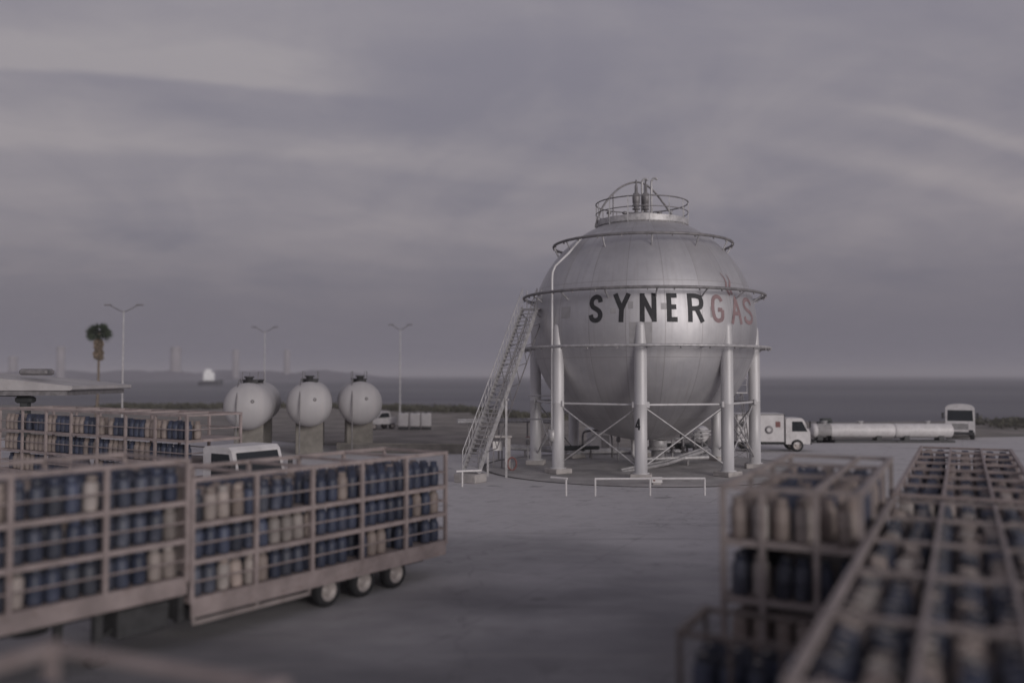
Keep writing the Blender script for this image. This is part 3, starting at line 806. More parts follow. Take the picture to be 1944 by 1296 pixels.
def rack(root, x0, x1, y0, y1, floors, top, bays, m_, skirt=.3, colsy=(), guard=True, inner_cross=True, rw=.09):
    """open rack section: posts, shelves, rails; y0 the side that is seen"""
    sgn = 1 if y1 > y0 else -1; L_ = x1 - x0
    xs = [x0 + L_ * i / bays for i in range(bays + 1)]
    for z in floors:
        m = MB(); m.box(((x0 + x1) / 2, (y0 + y1) / 2, z - .03), (L_ - .02, abs(y1 - y0) - .02, .03))
        m.bar((x0, y0, z - .05), (x1, y0, z - .05), .07, .1); m.bar((x0, y1, z - .05), (x1, y1, z - .05), .07, .1)
        for xe in (x0, x1): m.bar((xe, y0 + sgn * .036, z - .052), (xe, y1 - sgn * .036, z - .052), .066, .1)
        m.build('shelf', m_, root)
    if skirt:
        m = MB(); z = floors[0]
        m.box(((x0 + x1) / 2, y0 - sgn * .005, z - .1 - skirt / 2), (L_, .05, skirt)); m.box(((x0 + x1) / 2, y1 + sgn * .005, z - .1 - skirt / 2), (L_, .05, skirt))
        m.build('side_skirt', m_, root)
    zb = floors[0] - .1
    for x in xs:
        for y in (y0, y1):
            m = MB(); m.box((x, y - (sgn * .004 if y == y0 else -sgn * .004), (zb + top) / 2), (rw, rw, top - zb)); m.build('post', m_, root)
    for y in (y0, y1):
        m = MB(); m.bar((x0 - rw / 2, y, top + .04), (x1 + rw / 2, y, top + .04), rw + .02, .09); m.build('top_rail', m_, root)
    for y in colsy:
        m = MB(); m.bar((x0 + .05, y, top + .035), (x1 - .05, y, top + .035), rw * .85, .085); m.build('top_rail', m_, root)
    if inner_cross:
        for x in xs:
            m = MB(); m.bar((x, y0 + sgn * .055, top + .037), (x, y1 - sgn * .055, top + .037), rw * .9, .07); m.build('cross_bar', m_, root)
    if guard:
        for i, z in enumerate(floors):
            nz_ = (floors[i + 1] if i + 1 < len(floors) else top)
            m = MB(); zz_ = z + (nz_ - z) * .42
            m.tube([(x0, y0 + sgn * .012, zz_), (x1, y0 + sgn * .012, zz_)], .022, 6); m.tube([(x0, y1 - sgn * .012, zz_), (x1, y1 - sgn * .012, zz_)], .022, 6)
            for xe in (x0, x1): m.tube([(xe, y0 + sgn * .05, zz_ + .004), (xe, y1 - sgn * .05, zz_ + .004)], .022, 6)
            m.build('guard_bar', m_, root)


def underframe(root, x0, x1, y0, y1, z, axles, legs_x=(), side=True):
    yc = (y0 + y1) / 2; m = MB()
    for dy in (-.45, .45): m.bar((x0 + .1, yc + dy, z - .18), (x1 - .1, yc + dy, z - .18), .12, .3)
    x = x0 + .5
    while x < x1: m.bar((x, y0 + (.1 if y1 > y0 else -.1), z - .06), (x, y1 - (.1 if y1 > y0 else -.1), z - .06), .08, .1); x += .9
    for xa in axles: m.tube([(xa, yc - 1.05, .38), (xa, yc + 1.05, .38)], .07, 8); m.box((xa, yc, .62), (.3, 1.1, .2))
    m.build('chassis', M_chassis, root)
    s = 1 if y1 > y0 else -1
    for xa in axles:
        wheel(root, xa, y0 + s * .2, flip=(s < 0)); wheel(root, xa, y1 - s * .2, flip=(s > 0))
    for lx in legs_x:
        for y in (y0 + s * .45, y1 - s * .45):
            m = MB(); m.bar((lx, y, z - .1), (lx, y, .12), .14); m.box((lx, y, .06), (.34, .3, .12), 0, .02); m.bar((lx, y, .5), (lx + .6, y, z - .15), .06); m.build('landing_leg', M_chassis, root)


# --- long semi-trailer on the left
A3 = atan2(.807, .59); O3 = (-4.38, 21.5, 0)
t3 = empty('rack_trailer', O3, A3, 'long stepped cylinder trailer with three rear wheels on the left of the yard', 'trailer', 'trailers racked with gas cylinders')
FR, FF = (.98, 1.76, 2.52), (1.46, 2.24, 3.02)
rack(t3, -3.84, 4.24, 0, 2.4, FR, 3.38, 5, M_tan, .30)
rack(t3, -9.2, -3.96, 0, 2.4, FF, 3.80, 3, M_tan, .26)
underframe(t3, -3.8, 4.2, 0, 2.4, .66, (0.0, 1.17, 2.34))
m = MB()
for dy in (.75, 1.65): m.bar((-9.1, dy, 1.0), (-3.84, dy, 1.0), .12, .3)
m.box((-4.0, 1.2, .85), (.12, 2.2, .6)); m.build('gooseneck', M_chassis, t3)
m = MB(); m.box((-4.75, .5, .72), (1.1, .6, .55), 0, .03); m.build('tool_box', M_chassis, t3)
m = MB(); m.lathe([(.15, -.13), (.36, -.13), (.4, -.05), (.4, .05), (.36, .13), (.15, .13)], 24, (-6.5, 1.3, .82)); m.build('spare_wheel', M_rubber, t3)
for y in (.45, 1.95):
    m = MB(); m.bar((-5.6, y, 1.1), (-5.6, y, .1), .15); m.box((-5.6, y, .06), (.36, .3, .12), 0, .02); m.bar((-5.6, y, .45), (-4.6, y, 1.0), .06); m.build('landing_leg', M_chassis, t3)
m = MB(); m.bar((-3.8, -.02, .48), (-.7, -.02, .48), .05, .09); m.bar((-3.8, -.02, .66), (-3.8, -.02, .44), .05, .05); m.bar((-.7, -.02, .66), (-.7, -.02, .44), .05, .05); m.bar((-2.2, -.02, .66), (-2.2, -.02, .52), .05, .05); m.build('side_guard', M_tan2, t3)
m = MB(); m.box((4.3, 1.2, .62), (.08, 2.3, .16), 0, .02); m.build('rear_bumper', M_tan2, t3)
m = MB(); m.box((-3.9, 1.2, 2.6), (.04, 2.36, 2.2)); m.build('bulkhead', M_tan2, t3)
for k, z in enumerate(FR): fill(O3, A3, -3.76, 4.18, 2.32, .06, z, '%s tier, rear half of long left trailer' % ('bottom', 'middle', 'top')[k], True, along=True, rows=(4, 5) if k < 2 else None, vrows=(5,), miss=.04, blue=.80)
for k, z in enumerate(FF): fill(O3, A3, -9.1, -4.02, 2.32, .06, z, '%s tier, raised front of long left trailer' % ('bottom', 'middle', 'top')[k], True, along=True, rows=(4, 5) if k < 2 else None, vrows=(5,), miss=.04, blue=.78)

# --- the two trailers on the right, end to end, and the short one behind them
A1 = atan2(.89, .455); O1 = (2.26, 7.28, 0)
t1 = empty('rack_trailer', O1, A1, 'near open-topped cylinder trailer in the right foreground seen from above', 'trailer', 'trailers racked with gas cylinders')
rack(t1, 0, 11.9, 0, -2.69, (.92, 1.66, 2.40), 3.04, 5, M_tan2, .3, colsy=(-.92, -1.82), rw=.07)
underframe(t1, 0, 11.9, 0, -2.69, .62, (7.0, 8.2, 9.4), (2.2,))
fill(O1, A1, .08, 11.8, -.05, -2.64, 2.40, 'near right trailer', True, miss=.04, blue=.62)
for z in (.92, 1.66): fill(O1, A1, .08, 11.8, -.05, -2.64, z, '', False, rows=(0, 6), miss=.04)
fill(O1, A1, .08, .5, -.3, -2.3, 1.66, '', False)
c_, s_ = cos(A1), sin(A1)
O1b = (O1[0] + 12.6 * c_, O1[1] + 12.6 * s_, 0)
t1b = empty('rack_trailer', O1b, A1, 'farther cylinder trailer standing end to end behind the near right one', 'trailer', 'trailers racked with gas cylinders')
rack(t1b, 0, 13.6, 0, -2.69, (.92, 1.66, 2.40), 3.07, 7, M_tan, .3, colsy=(-.92, -1.82), rw=.07)
underframe(t1b, 0, 13.6, 0, -2.69, .62, (9.2, 10.4, 11.6), (2.2,))
fill(O1b, A1, .08, 13.5, -.05, -2.64, 2.40, 'farther right trailer', True, miss=.08, blue=.5)
fill(O1b, A1, .08, 13.5, -.05, -2.64, 1.66, '', False, rows=(0, 6), miss=.04)

O2 = (3.46, 14.5, 0)
t2 = empty('rack_trailer', O2, A1, 'short tiered cylinder trailer standing behind the wire cage on the right', 'trailer', 'trailers racked with gas cylinders')
rack(t2, 0, 6.4, 0, -2.1, (1.10, 2.02, 2.94), 3.74, 3, M_tan2, .25, colsy=(-1.45,), guard=False)
for y in (-.62, -1.45):
    m = MB(); m.box((-.004, y, 2.4), (.09, .09, 2.66)); m.build('post', M_tan2, t2)
underframe(t2, 0, 6.4, 0, -2.1, .8, (3.4, 4.6), (.8,))
for k, z in enumerate((1.10, 2.02, 2.94)):
    fill(O2, A1, .06, .44, -.05, -2.05, z, '%s end shelf of the short trailer' % ('bottom', 'middle', 'top')[k], k > 0, miss=.06, blue=.5)
    fill(O2, A1, .46, 6.3, -.05, -2.05, z, 'top tier of the short trailer', False, rows=None if k == 2 else (0, 5), miss=.06, blue=.55)

# low two-tier cage in front of it
OC = (2.17, 11.5, 0)
cg = empty('cylinder_cage', OC, A1, 'dark low steel cage of blue cylinders in front of the short trailer', 'cage')
rack(cg, 0, 1.3, 0, -1.9, (.15, 1.32), 2.24, 1, M_chassis if False else mat('rusty_dark_cage_steel', (.15, .125, .115), .7, 0, .3, 3, (.07, .05, .04), .5), 0, guard=False, rw=.06)
for y in (-.65, -1.28):
    m = MB(); m.box((-.004, y, 1.2), (.05, .05, 2.1)); m.build('post', MATS['rusty_dark_cage_steel'], cg)
fill(OC, A1, .06, 1.26, -.05, -1.85, 1.32, 'the dark low cage', True, miss=.03, blue=.9)
fill(OC, A1, .06, 1.26, -.05, -1.85, .15, '', False, miss=.03, blue=.9)

# --- empty-topped rack at the lower left
A5 = atan2(.40, -.92)
C5 = Vector((-3.78, 7.32, 0)); wd5 = Vector((.917, -.40)); 
A5 = atan2(-.917, -.40)         # length runs back past the camera's left side
t5 = empty('rack_trailer', tuple(C5), A5, 'near tan rack trailer cut off by the lower left corner', 'trailer', 'trailers racked with gas cylinders')
rack(t5, 0, 4.2, 0, 2.3, (1.0, 1.75, 2.5), 3.33, 2, M_tan, .3, colsy=(), rw=.085)
underframe(t5, 0, 4.2, 0, 2.3, .7, (1.0, 2.2))
fill(C5, A5, .08, 4.1, .05, 2.25, 2.5, 'the rack in the lower left corner', True, miss=.25, blue=.85)

# --- trailer parked across the back on the left, with its tractor
d4 = Vector((.837, -.547)); A4 = atan2(d4.y, d4.x); O4 = (-11.75, 31.9, 0)
t4 = empty('rack_trailer', O4, A4, 'tiered cylinder trailer parked crosswise behind the long left trailer', 'trailer', 'trailers racked with gas cylinders')
rack(t4, -13.0, 0, 0, 2.4, (1.55, 2.4, 3.25), 4.1, 7, M_tan, .3)
underframe(t4, -13, 0, 0, 2.4, 1.2, (-11.6, -10.4, -9.2), (-3,))
for k, z in enumerate((1.55, 2.4, 3.25)): fill(O4, A4, -12.9, -.1, .06, 2.3, z, 'back trailer, tier %d' % k, False, rows=(5,) if k < 2 else (4, 5), miss=.08, blue=.55)

# emit the cylinders: the 300 that show largest as things, the rest as one mass
order = sorted([i for i in range(len(CYL)) if CYL[i][5]], key=lambda i: (CYL[i][0] - Vector((0, 0, CZ))).length)
def in_view(p):
    if p.y < 1: return False
    px = W0 / 2 + F * p.x / p.y; py = 712 + F * (CZ - p.z - .35) / p.y
    return -25 < px < W0 + 25 and py < H0 + 35
order = [i for i in order if in_view(CYL[i][0])][:300]
single = set(order)
for i in order:
    p, rz, (ta, tb), col, where, v_ = CYL[i]
    o = bpy.data.objects.new('gas_cylinder', CM[col][0]); COL.objects.link(o); o.location = p; o.rotation_euler = (ta, tb, rz)
    tag(o, where[0], 'gas cylinder', 'gas cylinders in ' + where[1])
    if p.y < 26:
        for nm, me in (('collar', CM[col][1]), ('valve', CM[col][2])):
            c = bpy.data.objects.new(nm, me); COL.objects.link(c); c.parent = o
mb = MB()
lo = [(0, .0), (.132, 0), (.132, .045), (CYL_R, .1), (CYL_R, .46), (.12, .54), (.095, .55), (.1, .66), (.05, .66), (.05, .56), (0, .56)]
tmpl = MB().lathe(lo, 10)
for i, (p, rz, tl, col, where, v_) in enumerate(CYL):
    if i in single: continue
    mb.add([(a + p.x, b + p.y, c + p.z) for a, b, c in tmpl.v], tmpl.f, True, 0 if col == 'blue' else 1)
tag(mb.build('gas_cylinders', [M_blue, M_beige]), 'mass of blue and beige gas cylinders filling the deeper and farther racks', 'gas cylinders', kind='stuff')
print('CYLINDERS', len(CYL), len(order))


# ------------------------------------------------------------------ vehicles
def cab(root, x0, L_, wd, zb, zt, m_, rake=.5, nm='cab'):
    """cab with front at x0+L_, side profile pushed across the width, glass proud of it"""
    x1 = x0 + L_; zm = zb + (zt - zb) * .47; hw = wd / 2
    poly = [(x0, zb), (x1, zb), (x1 + .02, zb + .35), (x1, zm), (x1 - rake, zt - .12), (x1 - rake - .15, zt), (x0 + .1, zt), (x0, zt - .1)]
    m = MB(); m.prism(poly, -hw, hw); cb = m.build(nm, m_, root)
    f = lambda t: (x1 - rake * t * .92, zm + (zt - .12 - zm) * t)
    a, b = f(.08), f(.93); m = MB()
    nx, nz_ = (zt - .12 - zm), rake; q = sqrt(nx * nx + nz_ * nz_); nx, nz_ = nx / q * .012, nz_ / q * .012
    vs = [(a[0] + nx, -hw * .88, a[1] + nz_), (a[0] + nx, hw * .88, a[1] + nz_), (b[0] + nx, hw * .84, b[1] + nz_), (b[0] + nx, -hw * .84, b[1] + nz_)]
    vs += [(p[0] - .03, p[1], p[2]) for p in vs]
    m.add(vs, [(0, 1, 2, 3), (7, 6, 5, 4), (0, 4, 5, 1), (1, 5, 6, 2), (2, 6, 7, 3), (3, 7, 4, 0)]); m.build('windscreen', M_glass, cb)
    for s in (-1, 1):
        m = MB(); y = s * (hw + .003)
        g = [(x0 + .45, zm + .04), (x1 - .2, zm + .04), (x1 - rake - .12, zt - .24), (x0 + .45, zt - .24)]
        m.prism(g, y - .01, y + .01); m.build('side_window', M_glass, cb)
        m = MB(); m.box((x1 + .0, s * hw * .72, zb + .32), (.08, .34, .18), 0, .02); m.build('headlight', M_glass, cb)
        m = MB(); m.box((x1 - .05, s * (hw + .2), zm + .55), (.08, .2, .5), 0, .02); m.bar((x1 - .1, s * hw, zm + .75), (x1 - .05, s * (hw + .2), zm + .75), .04); m.build('mirror', M_chassis, cb)
    m = MB(); m.box((x1 + .06, 0, zb + .1), (.16, wd * .96, .26), 0, .03); m.build('bumper', M_chassis, cb)
    m = MB()
    for k in range(4): m.box((x1 + .025, 0, zb + .5 + k * .13), (.03, wd * .55, .06))
    m.build('radiator_grille', M_chassis, cb)
    return cb


def wheels(root, xs, hw, r=.5):
    for x in xs:
        wheel(root, x, -hw, r, r / .38); wheel(root, x, hw, r, r / .38, True)


# tractor of the back trailer
c4 = Vector((O4[0], O4[1])) + d4 * .0
nrm4 = Vector((.547, .837))
org = Vector((O4[0], O4[1])) + nrm4 * 1.2
tr = empty('truck_tractor', (org.x, org.y, 0), A4, 'white truck tractor with dark windscreen coupled ahead of the crosswise trailer', 'truck')
cab(tr, .8, 1.9, 2.2, .7, 3.08, M_white, .4)
m = MB(); m.bar((-3.2, -.42, .85), (2.2, -.42, .85), .1, .24); m.bar((-3.2, .42, .85), (2.2, .42, .85), .1, .24); m.tube([(1.5, -1, .5), (1.5, 1, .5)], .07, 8); m.tube([(-1.6, -1, .5), (-1.6, 1, .5)], .07, 8); m.build('chassis', M_chassis, tr)
wheels(tr, (1.5, -1.6), 1.0)

# white box truck to the right of the sphere
pT = at(1398, 855, 66); pT.z = 0
bt = empty('box_truck', (pT.x, pT.y, 0), radians(-3), 'white box truck with hazard diamond parked behind the right legs of the sphere', 'truck')
m = MB(); m.box((1.55, 0, 1.72), (3.5, 2.3, 2.1), 0, .07); bx = m.build('cargo_box', M_white, bt)
m = MB()
for z in (.70, 2.72): m.box((1.55, -1.165, z), (3.5, .03, .05))
for x in (-.18, 1.3, 3.28): m.box((x, -1.168, 1.72), (.05, .03, 1.95))
m.build('edge_trim', M_chassis, bx)
fl = lambda x, y, l: (x, -1.156 - l, y)
m = MB(); x = .0
for ch in 'GAS': glyph(m, ch, x, .3, 1.0, .42, .07, fl, .1); x += .4
m.build('lettering', M_darkrail, bx)
m = MB(); m.add([(.25, -1.16, 1.75), (.5, -1.16, 2.0), (.25, -1.16, 2.25), (0, -1.16, 2.0), (.25, -1.172, 1.75), (.5, -1.172, 2.0), (.25, -1.172, 2.25), (0, -1.172, 2.0)], [(3, 2, 1, 0), (4, 5, 6, 7), (0, 1, 5, 4), (1, 2, 6, 5), (2, 3, 7, 6), (3, 0, 4, 7)]); m.build('hazard_diamond', M_chassis, bx)
m = MB(); m.lathe([(.15, 0), (.3, .0), (.3, .012), (.15, .012)], 20, (2.15, -1.16, 1.6), (0, -1, 0)); m.build('round_emblem', M_darkrail, bx)
m = MB(); m.box((2.8, -1.16, 2.0), (.35, .014, .42)); m.build('red_emblem', M_redpaint, bx)
cab(bt, 3.4, 1.75, 2.1, .55, 2.45, M_white, .45)
m = MB(); m.bar((-.15, -.4, .58), (5, -.4, .58), .1, .2); m.bar((-.15, .4, .58), (5, .4, .58), .1, .2); m.box((-.05, 0, .45), (.1, 2.2, .14)); m.build('chassis', M_chassis, bt)
wheels(bt, (.7, 4.2), .95, .45)

# small white tank seen under the sphere
def saddle_tank(px, py, Yd, L_, r, ang, name, label, cat, group, m_=M_white, nsad=2):
    q = at(px, py, Yd); o = empty(name, (q.x, q.y, 0), ang, label, cat, group)
    h = r * .55
    pr = [(r * sin(t * pi / 16), -L_ / 2 + h * (1 - cos(t * pi / 16)) - h) for t in range(9)]
    pr = pr + [(rr, -hh) for rr, hh in reversed(pr)]
    m = MB(); m.lathe(pr, 36, (0, 0, q.z), (1, 0, 0)); m.build('vessel', m_ or M_tankwhite, o)
    for k in range(nsad):
        x = -L_ / 2 + L_ * (.18 + .64 * k / max(1, nsad - 1))
        m = MB(); m.box((x, 0, (q.z - r * .35) / 2), (.45, r * 1.5, q.z - r * .35), 0, .03); m.build('saddle', M_beigeconc if r > 1.2 else M_chassis, o)
    return o, q
saddle_tank(1331, 824, 64, 2.6, .55, radians(75), 'small_tank', 'small white horizontal tank seen between the right legs under the sphere', 'storage tank', None)

# low white tanks to the right
WG = 'low white tanks by the shore'
for px, Ln, lab in ((1618, 6.5, 'longer low white tank lying right of the white box truck'), (1750, 4.5, 'shorter low white tank lying left of the cab with dark windscreen'), (1562, 1.15, 'stubby white tank lying next to the white box truck')):
    o, q = saddle_tank(px, 817, 74, Ln, .60, 0, 'low_tank', lab, 'storage tank', WG)
    m = MB(); m.box((0, 0, .09), (Ln + .4, 1.4, .18)); m.build('skid', M_chassis, o)
    m = MB(); m.lathe([(.22, q.z + .55), (.22, q.z + .72), (.28, q.z + .73), (.28, q.z + .8), (0, q.z + .8)], 14, (Ln * .1, 0, 0)); m.build('manhole', M_galv, o)
# small dark lift truck between: dark hood over stubby tank
p = at(1575, 800, 75)
o = empty('pump_unit', (p.x, p.y + 1.2, 0), 0, 'dark pump housing rising behind the stubby white tank', 'pump unit')
m = MB(); m.box((0, 0, .9), (1.2, .8, 1.4), 0, .06); m.build('housing', M_darksteel, o); m = MB(); m.box((.1, 0, 1.75), (.9, .7, .3), 0, .08); m.build('hood', M_darksteel, o); m = MB(); m.box((0, 0, .1), (1.5, 1.0, .2)); m.build('base', M_conc, o)

# cab facing the camera at the right
p = at(1823, 838, 78); p.z = 0
vt = empty('parked_truck', (p.x, p.y, 0), radians(-116), 'white truck facing the yard with a big dark windscreen, far right', 'truck')
cb = cab(vt, -.6, 1.9, 2.3, .45, 2.75, M_white, .12)
m = MB(); prf = [(-1.15 + 2.3 * i / 12, 2.75 + .33 * sqrt(max(0, 1 - (2 * i / 12 - 1) ** 2))) for i in range(13)]
m.prism([(a, b) for a, b in prf], -.5, 1.0, f=lambda x, y, z: (y, x, z)); m.build('rounded_roof', M_white, vt)
m = MB(); m.box((-2.4, 0, 1.45), (3.4, 2.2, 1.8), 0, .06); m.build('cargo_box', M_white, vt)
m = MB(); m.bar((-4, -.4, .55), (1.2, -.4, .55), .1, .2); m.bar((-4, .4, .55), (1.2, .4, .55), .1, .2); m.build('chassis', M_chassis, vt)
wheels(vt, (.5, -3.2), .95, .45)

# ------------------------------------------------------------------ three white bullet tanks
bl = [(470, 771, 58.0, 'leftmost of the three big white bullet tanks, nearest to the palm'),
      (587, 767, 60.6, 'middle one of the three big white bullet tanks'),
      (684, 765, 62.8, 'rightmost of the three big white bullet tanks, by the lamp post')]
axd = Vector((-.20, .98)).normalized(); AB = atan2(axd.y, axd.x)
for px, py, Yd, lab in bl:
    r, L_ = 1.55, 11.5; q = at(px, py, Yd + .9)
    o = empty('bullet_tank', (q.x, q.y, 0), AB, lab, 'storage tank', 'big white bullet tanks')
    h = r * .72
    pr = [(r * sin(t * pi / 20), -h * cos(t * pi / 20)) for t in range(11)] + [(r, L_)] + [(r * cos(t * pi / 20), L_ + h * sin(t * pi / 20)) for t in range(1, 11)]
    m = MB(); m.lathe(pr, 48, (0, 0, q.z), (1, 0, 0)); m.build('vessel', M_tankwhite, o)
    for x in (1.2, L_ - 1.6):
        m = MB(); m.box((x, 0, (q.z - .75) / 2), (.6, 1.9, q.z - .75), 0, .05); m.build('saddle', M_beigeconc, o)
    m = MB(); m.box((4.5, 0, q.z + r + .18), (5.5, 1.1, .08)); m.box((2.4, 0, q.z + r + .02), (.5, .6, .3))
    for x in (1.9, 7): m.box((x, 0, q.z + r + .05), (.12, 1.0, .22))
    m.build('top_walkway', M_chassis, o)
    for s in (-1, 1):
        m = MB(); m.tube([(1.8, s * .52, q.z + r + .2), (1.8, s * .52, q.z + r + .75), (7.2, s * .52, q.z + r + .75), (7.2, s * .52, q.z + r + .2)], .025, 6); m.build('handrail', M_darkrail, o)
    m = MB(); m.lathe([(.25, q.z + r - .1), (.25, q.z + r + .35), (.33, q.z + r + .36), (.33, q.z + r + .45), (0, q.z + r + .45)], 16, (1.0, 0, 0)); m.build('manhole', M_chassis, o)
    m = MB(); m.lathe([(.12, 0), (.12, .08), (.05, .08)], 14, (-h * .9, -.4, q.z + .35), (-1, 0, 0)); m.build('gauge', M_darkrail, o)
    for x in (.05, 3.9, 7.8):
        m = MB(); m.lathe([(r, x - .05), (r + .018, x - .03), (r + .018, x + .03), (r, x + .05)], 48, (0, 0, q.z), (1, 0, 0)); m.build('weld_band', M_tankwhite, o)
    m = MB(); m.tube(catmull([(1.0, .5, q.z + r), (.6, .55, q.z + r + .25), (-.2, .6, q.z + r - .1), (-h - .05, .6, q.z + .3), (-h - .1, .6, q.z - .8), (-h - .1, .6, .1)], 4), .045, 6); m.build('fill_pipe', M_darkrail, o)

# white pickup and three white square containers behind them
p = at(722, 814, 92); p.z = 0
pk = empty('pickup', (p.x, p.y, 0), radians(222), 'white pickup truck parked right of the bullet tanks', 'pickup')
m = MB(); m.prism([(-1.5, .55), (2.0, .55), (2.05, 1.0), (1.0, 1.15), (.45, 1.8), (-.55, 1.85), (-.75, 1.2), (-1.5, 1.2)], -.85, .85); b_ = m.build('body', M_white, pk)
for s in (-1, 1):
    m = MB(); m.prism([(.85, 1.2), (.4, 1.68), (-.45, 1.72), (-.6, 1.24)], s * .856 - .01, s * .856 + .01); m.build('side_window', M_glass, b_)
m = MB(); m.prism([(1.0, 1.17), (.98, 1.21), (.5, 1.77), (.47, 1.77)], -.75, .75); m.build('windscreen', M_glass, b_)
wheels(pk, (1.3, -.95), .72, .34)
cnt = None
for k, (px, lab) in enumerate(((766, 'left one of the three white square tanks near the shore'), (788, 'middle one of the three white square tanks near the shore'), (809, 'right one of the three white square tanks near the shore'))):
    q = at(px, 798, 91)
    o = empty('cube_tank', (q.x, q.y, 0), .05, lab, 'container', 'white square tanks near the shore')
    m = MB(); m.box((0, 0, 1.0), (1.02, 1.0, 1.4), 0, .1); m.build('bottle', M_white, o)
    m = MB(); m.box((0, 0, .16), (1.0, 1.1, .3)); m.build('pallet', M_chassis, o)
    m = MB(); m.lathe([(.16, 1.69), (.16, 1.78), (0, 1.78)], 12); m.build('lid', M_chassis, o)

# low dark wall running behind the yard
w0, w1 = at(640, 850, 64), at(905, 848, 63)
m = MB(); m.bar((w0.x, w0.y, .32), (w1.x, w1.y, .32), .25, .64)
wl = empty('low_wall', (0, 0, 0), 0, 'low dark wall between the bullet tanks and the staircase', 'wall'); m.build('wall_body', M_olive, wl)
m = MB(); m.bar((w0.x, w0.y, .675), (w1.x, w1.y, .675), .33, .07); m.build('coping', M_beigeconc, wl)

# ------------------------------------------------------------------ pipework and plant round the sphere
def pipe_rack(name, label, pts, r, posts, gap=0.0, n=2):
    P = [Vector(p) for p in pts]; o = empty(name, (P[0].x, P[0].y, 0), 0, label, 'pipeline'); b = Vector((P[0].x, P[0].y, 0))
    for k in range(n):
        m = MB(); m.tube([p - b + Vector((0, gap * k, (.12 * (k % 2)))) for p in P], r * (1 - .25 * (k % 2)), 10); m.build('pipe', M_galv, o)
    for t in posts:
        i = int(t); f = t - i; q = P[i].lerp(P[min(i + 1, len(P) - 1)], f) - b
        m = MB(); m.bar((q.x, q.y, .05), (q.x, q.y, q.z - r), .12); m.bar((q.x, q.y - .25, q.z - r - .04), (q.x, q.y + gap * n, q.z - r - .04), .1, .08); m.build('pipe_support', M_darkrail, o)
    return o
pipe_rack('pipe_run', 'pair of long grey pipes low behind the sphere legs', [at(968, 850, 61), at(1110, 858, 61.5), at(1300, 856, 63)], .14, (.2, .8, 1.3, 1.8), .55, 3)
pipe_rack('raised_pipe_run', 'raised pipes crossing behind the staircase at mid height', [at(868, 801, 57), at(1008, 799, 60), at(1060, 803, 61)], .1, (.15, .55, .95), .4, 3)
pipe_rack('sloping_pipe_run', 'sloping grey pipes rising to the right under the sphere', [at(1180, 897, 51), at(1265, 880, 53.5), at(1345, 853, 56)], .12, (.5, 1.5), .4, 3)
# bent manifold
mf = empty('pipe_manifold', tuple(at(1300, 862, 60).xy) + (0,), 0, 'cluster of bent pipes and valves under the right of the sphere', 'pipework')
for k in range(4):
    x = -1.6 + k * .75; m = MB(); m.tube(catmull([(x, 0, .1), (x, 0, .8 + .25 * k), (x + .12, 0, 1.0 + .25 * k), (x + .4, 0, 1.05 + .25 * k), (x + 2.2, .3, 1.05 + .25 * k)], 4), .08, 8); m.build('bent_pipe', M_galv, mf)
    m = MB(); m.lathe([(.09, 0), (.18, .02), (.18, .1), (.1, .14), (.1, .3), (.18, .34), (.18, .42), (.09, .44)], 12, (x, 0, .35)); m.lathe([(.16, 0), (.18, .02), (.16, .04)], 14, (x, -.28, .58), (0, -1, 0)); m.tube([(x, 0, .58), (x, -.28, .58)], .02, 6); m.build('valve', M_darkrail, mf)
m = MB(); m.bar((-1.9, 0, .06), (1.9, 0, .06), .3, .12); m.build('base_frame', M_conc, mf)
for px, py, Yd, h_, lab in ((1174, 872, 58, 1.7, 'small standpipe with valve wheel left of the numbered leg'), (1243, 868, 58, 1.9, 'small standpipe with valve wheel right of the numbered leg'), (1002, 884, 57, 1.6, 'small standpipe with valve wheel by the left back leg')):
    q = at(px, py, Yd); o = empty('standpipe', (q.x, q.y, 0), 0, lab, 'standpipe', 'standpipes round the tank pad')
    m = MB(); m.tube([(0, 0, 0), (0, 0, h_)], .06, 8); m.build('pipe', M_galv, o)
    m = MB(); m.lathe([(.06, h_ - .5), (.14, h_ - .45), (.14, h_ - .2), (.06, h_ - .12)], 12); m.build('valve_body', M_darkrail, o)
    m = MB(); m.lathe([(.14, h_), (.16, h_ + .02), (.14, h_ + .04), (.12, h_ + .02), (.14, h_)], 14); m.bar((-.14, 0, h_ + .02), (.14, 0, h_ + .02), .02); m.build('hand_wheel', M_redpaint, o)
q = at(1139, 850, 66)
sh = empty('pump_shed', (q.x, q.y, 0), .1, 'small pale grey shed standing behind the sphere between two legs', 'shed')
m = MB(); m.box((0, 0, .75), (1.7, 1.6, 1.5)); m.build('wall', M_tankwhite, sh); m = MB(); m.prism([(-1.0, 1.5), (1.0, 1.5), (1.0, 1.56), (0, 1.82), (-1.0, 1.56)], -.95, .95); m.build('roof', M_galv, sh); m = MB(); m.box((.25, -.815, .6), (.6, .04, 1.15)); m.build('door', M_darkrail, sh)
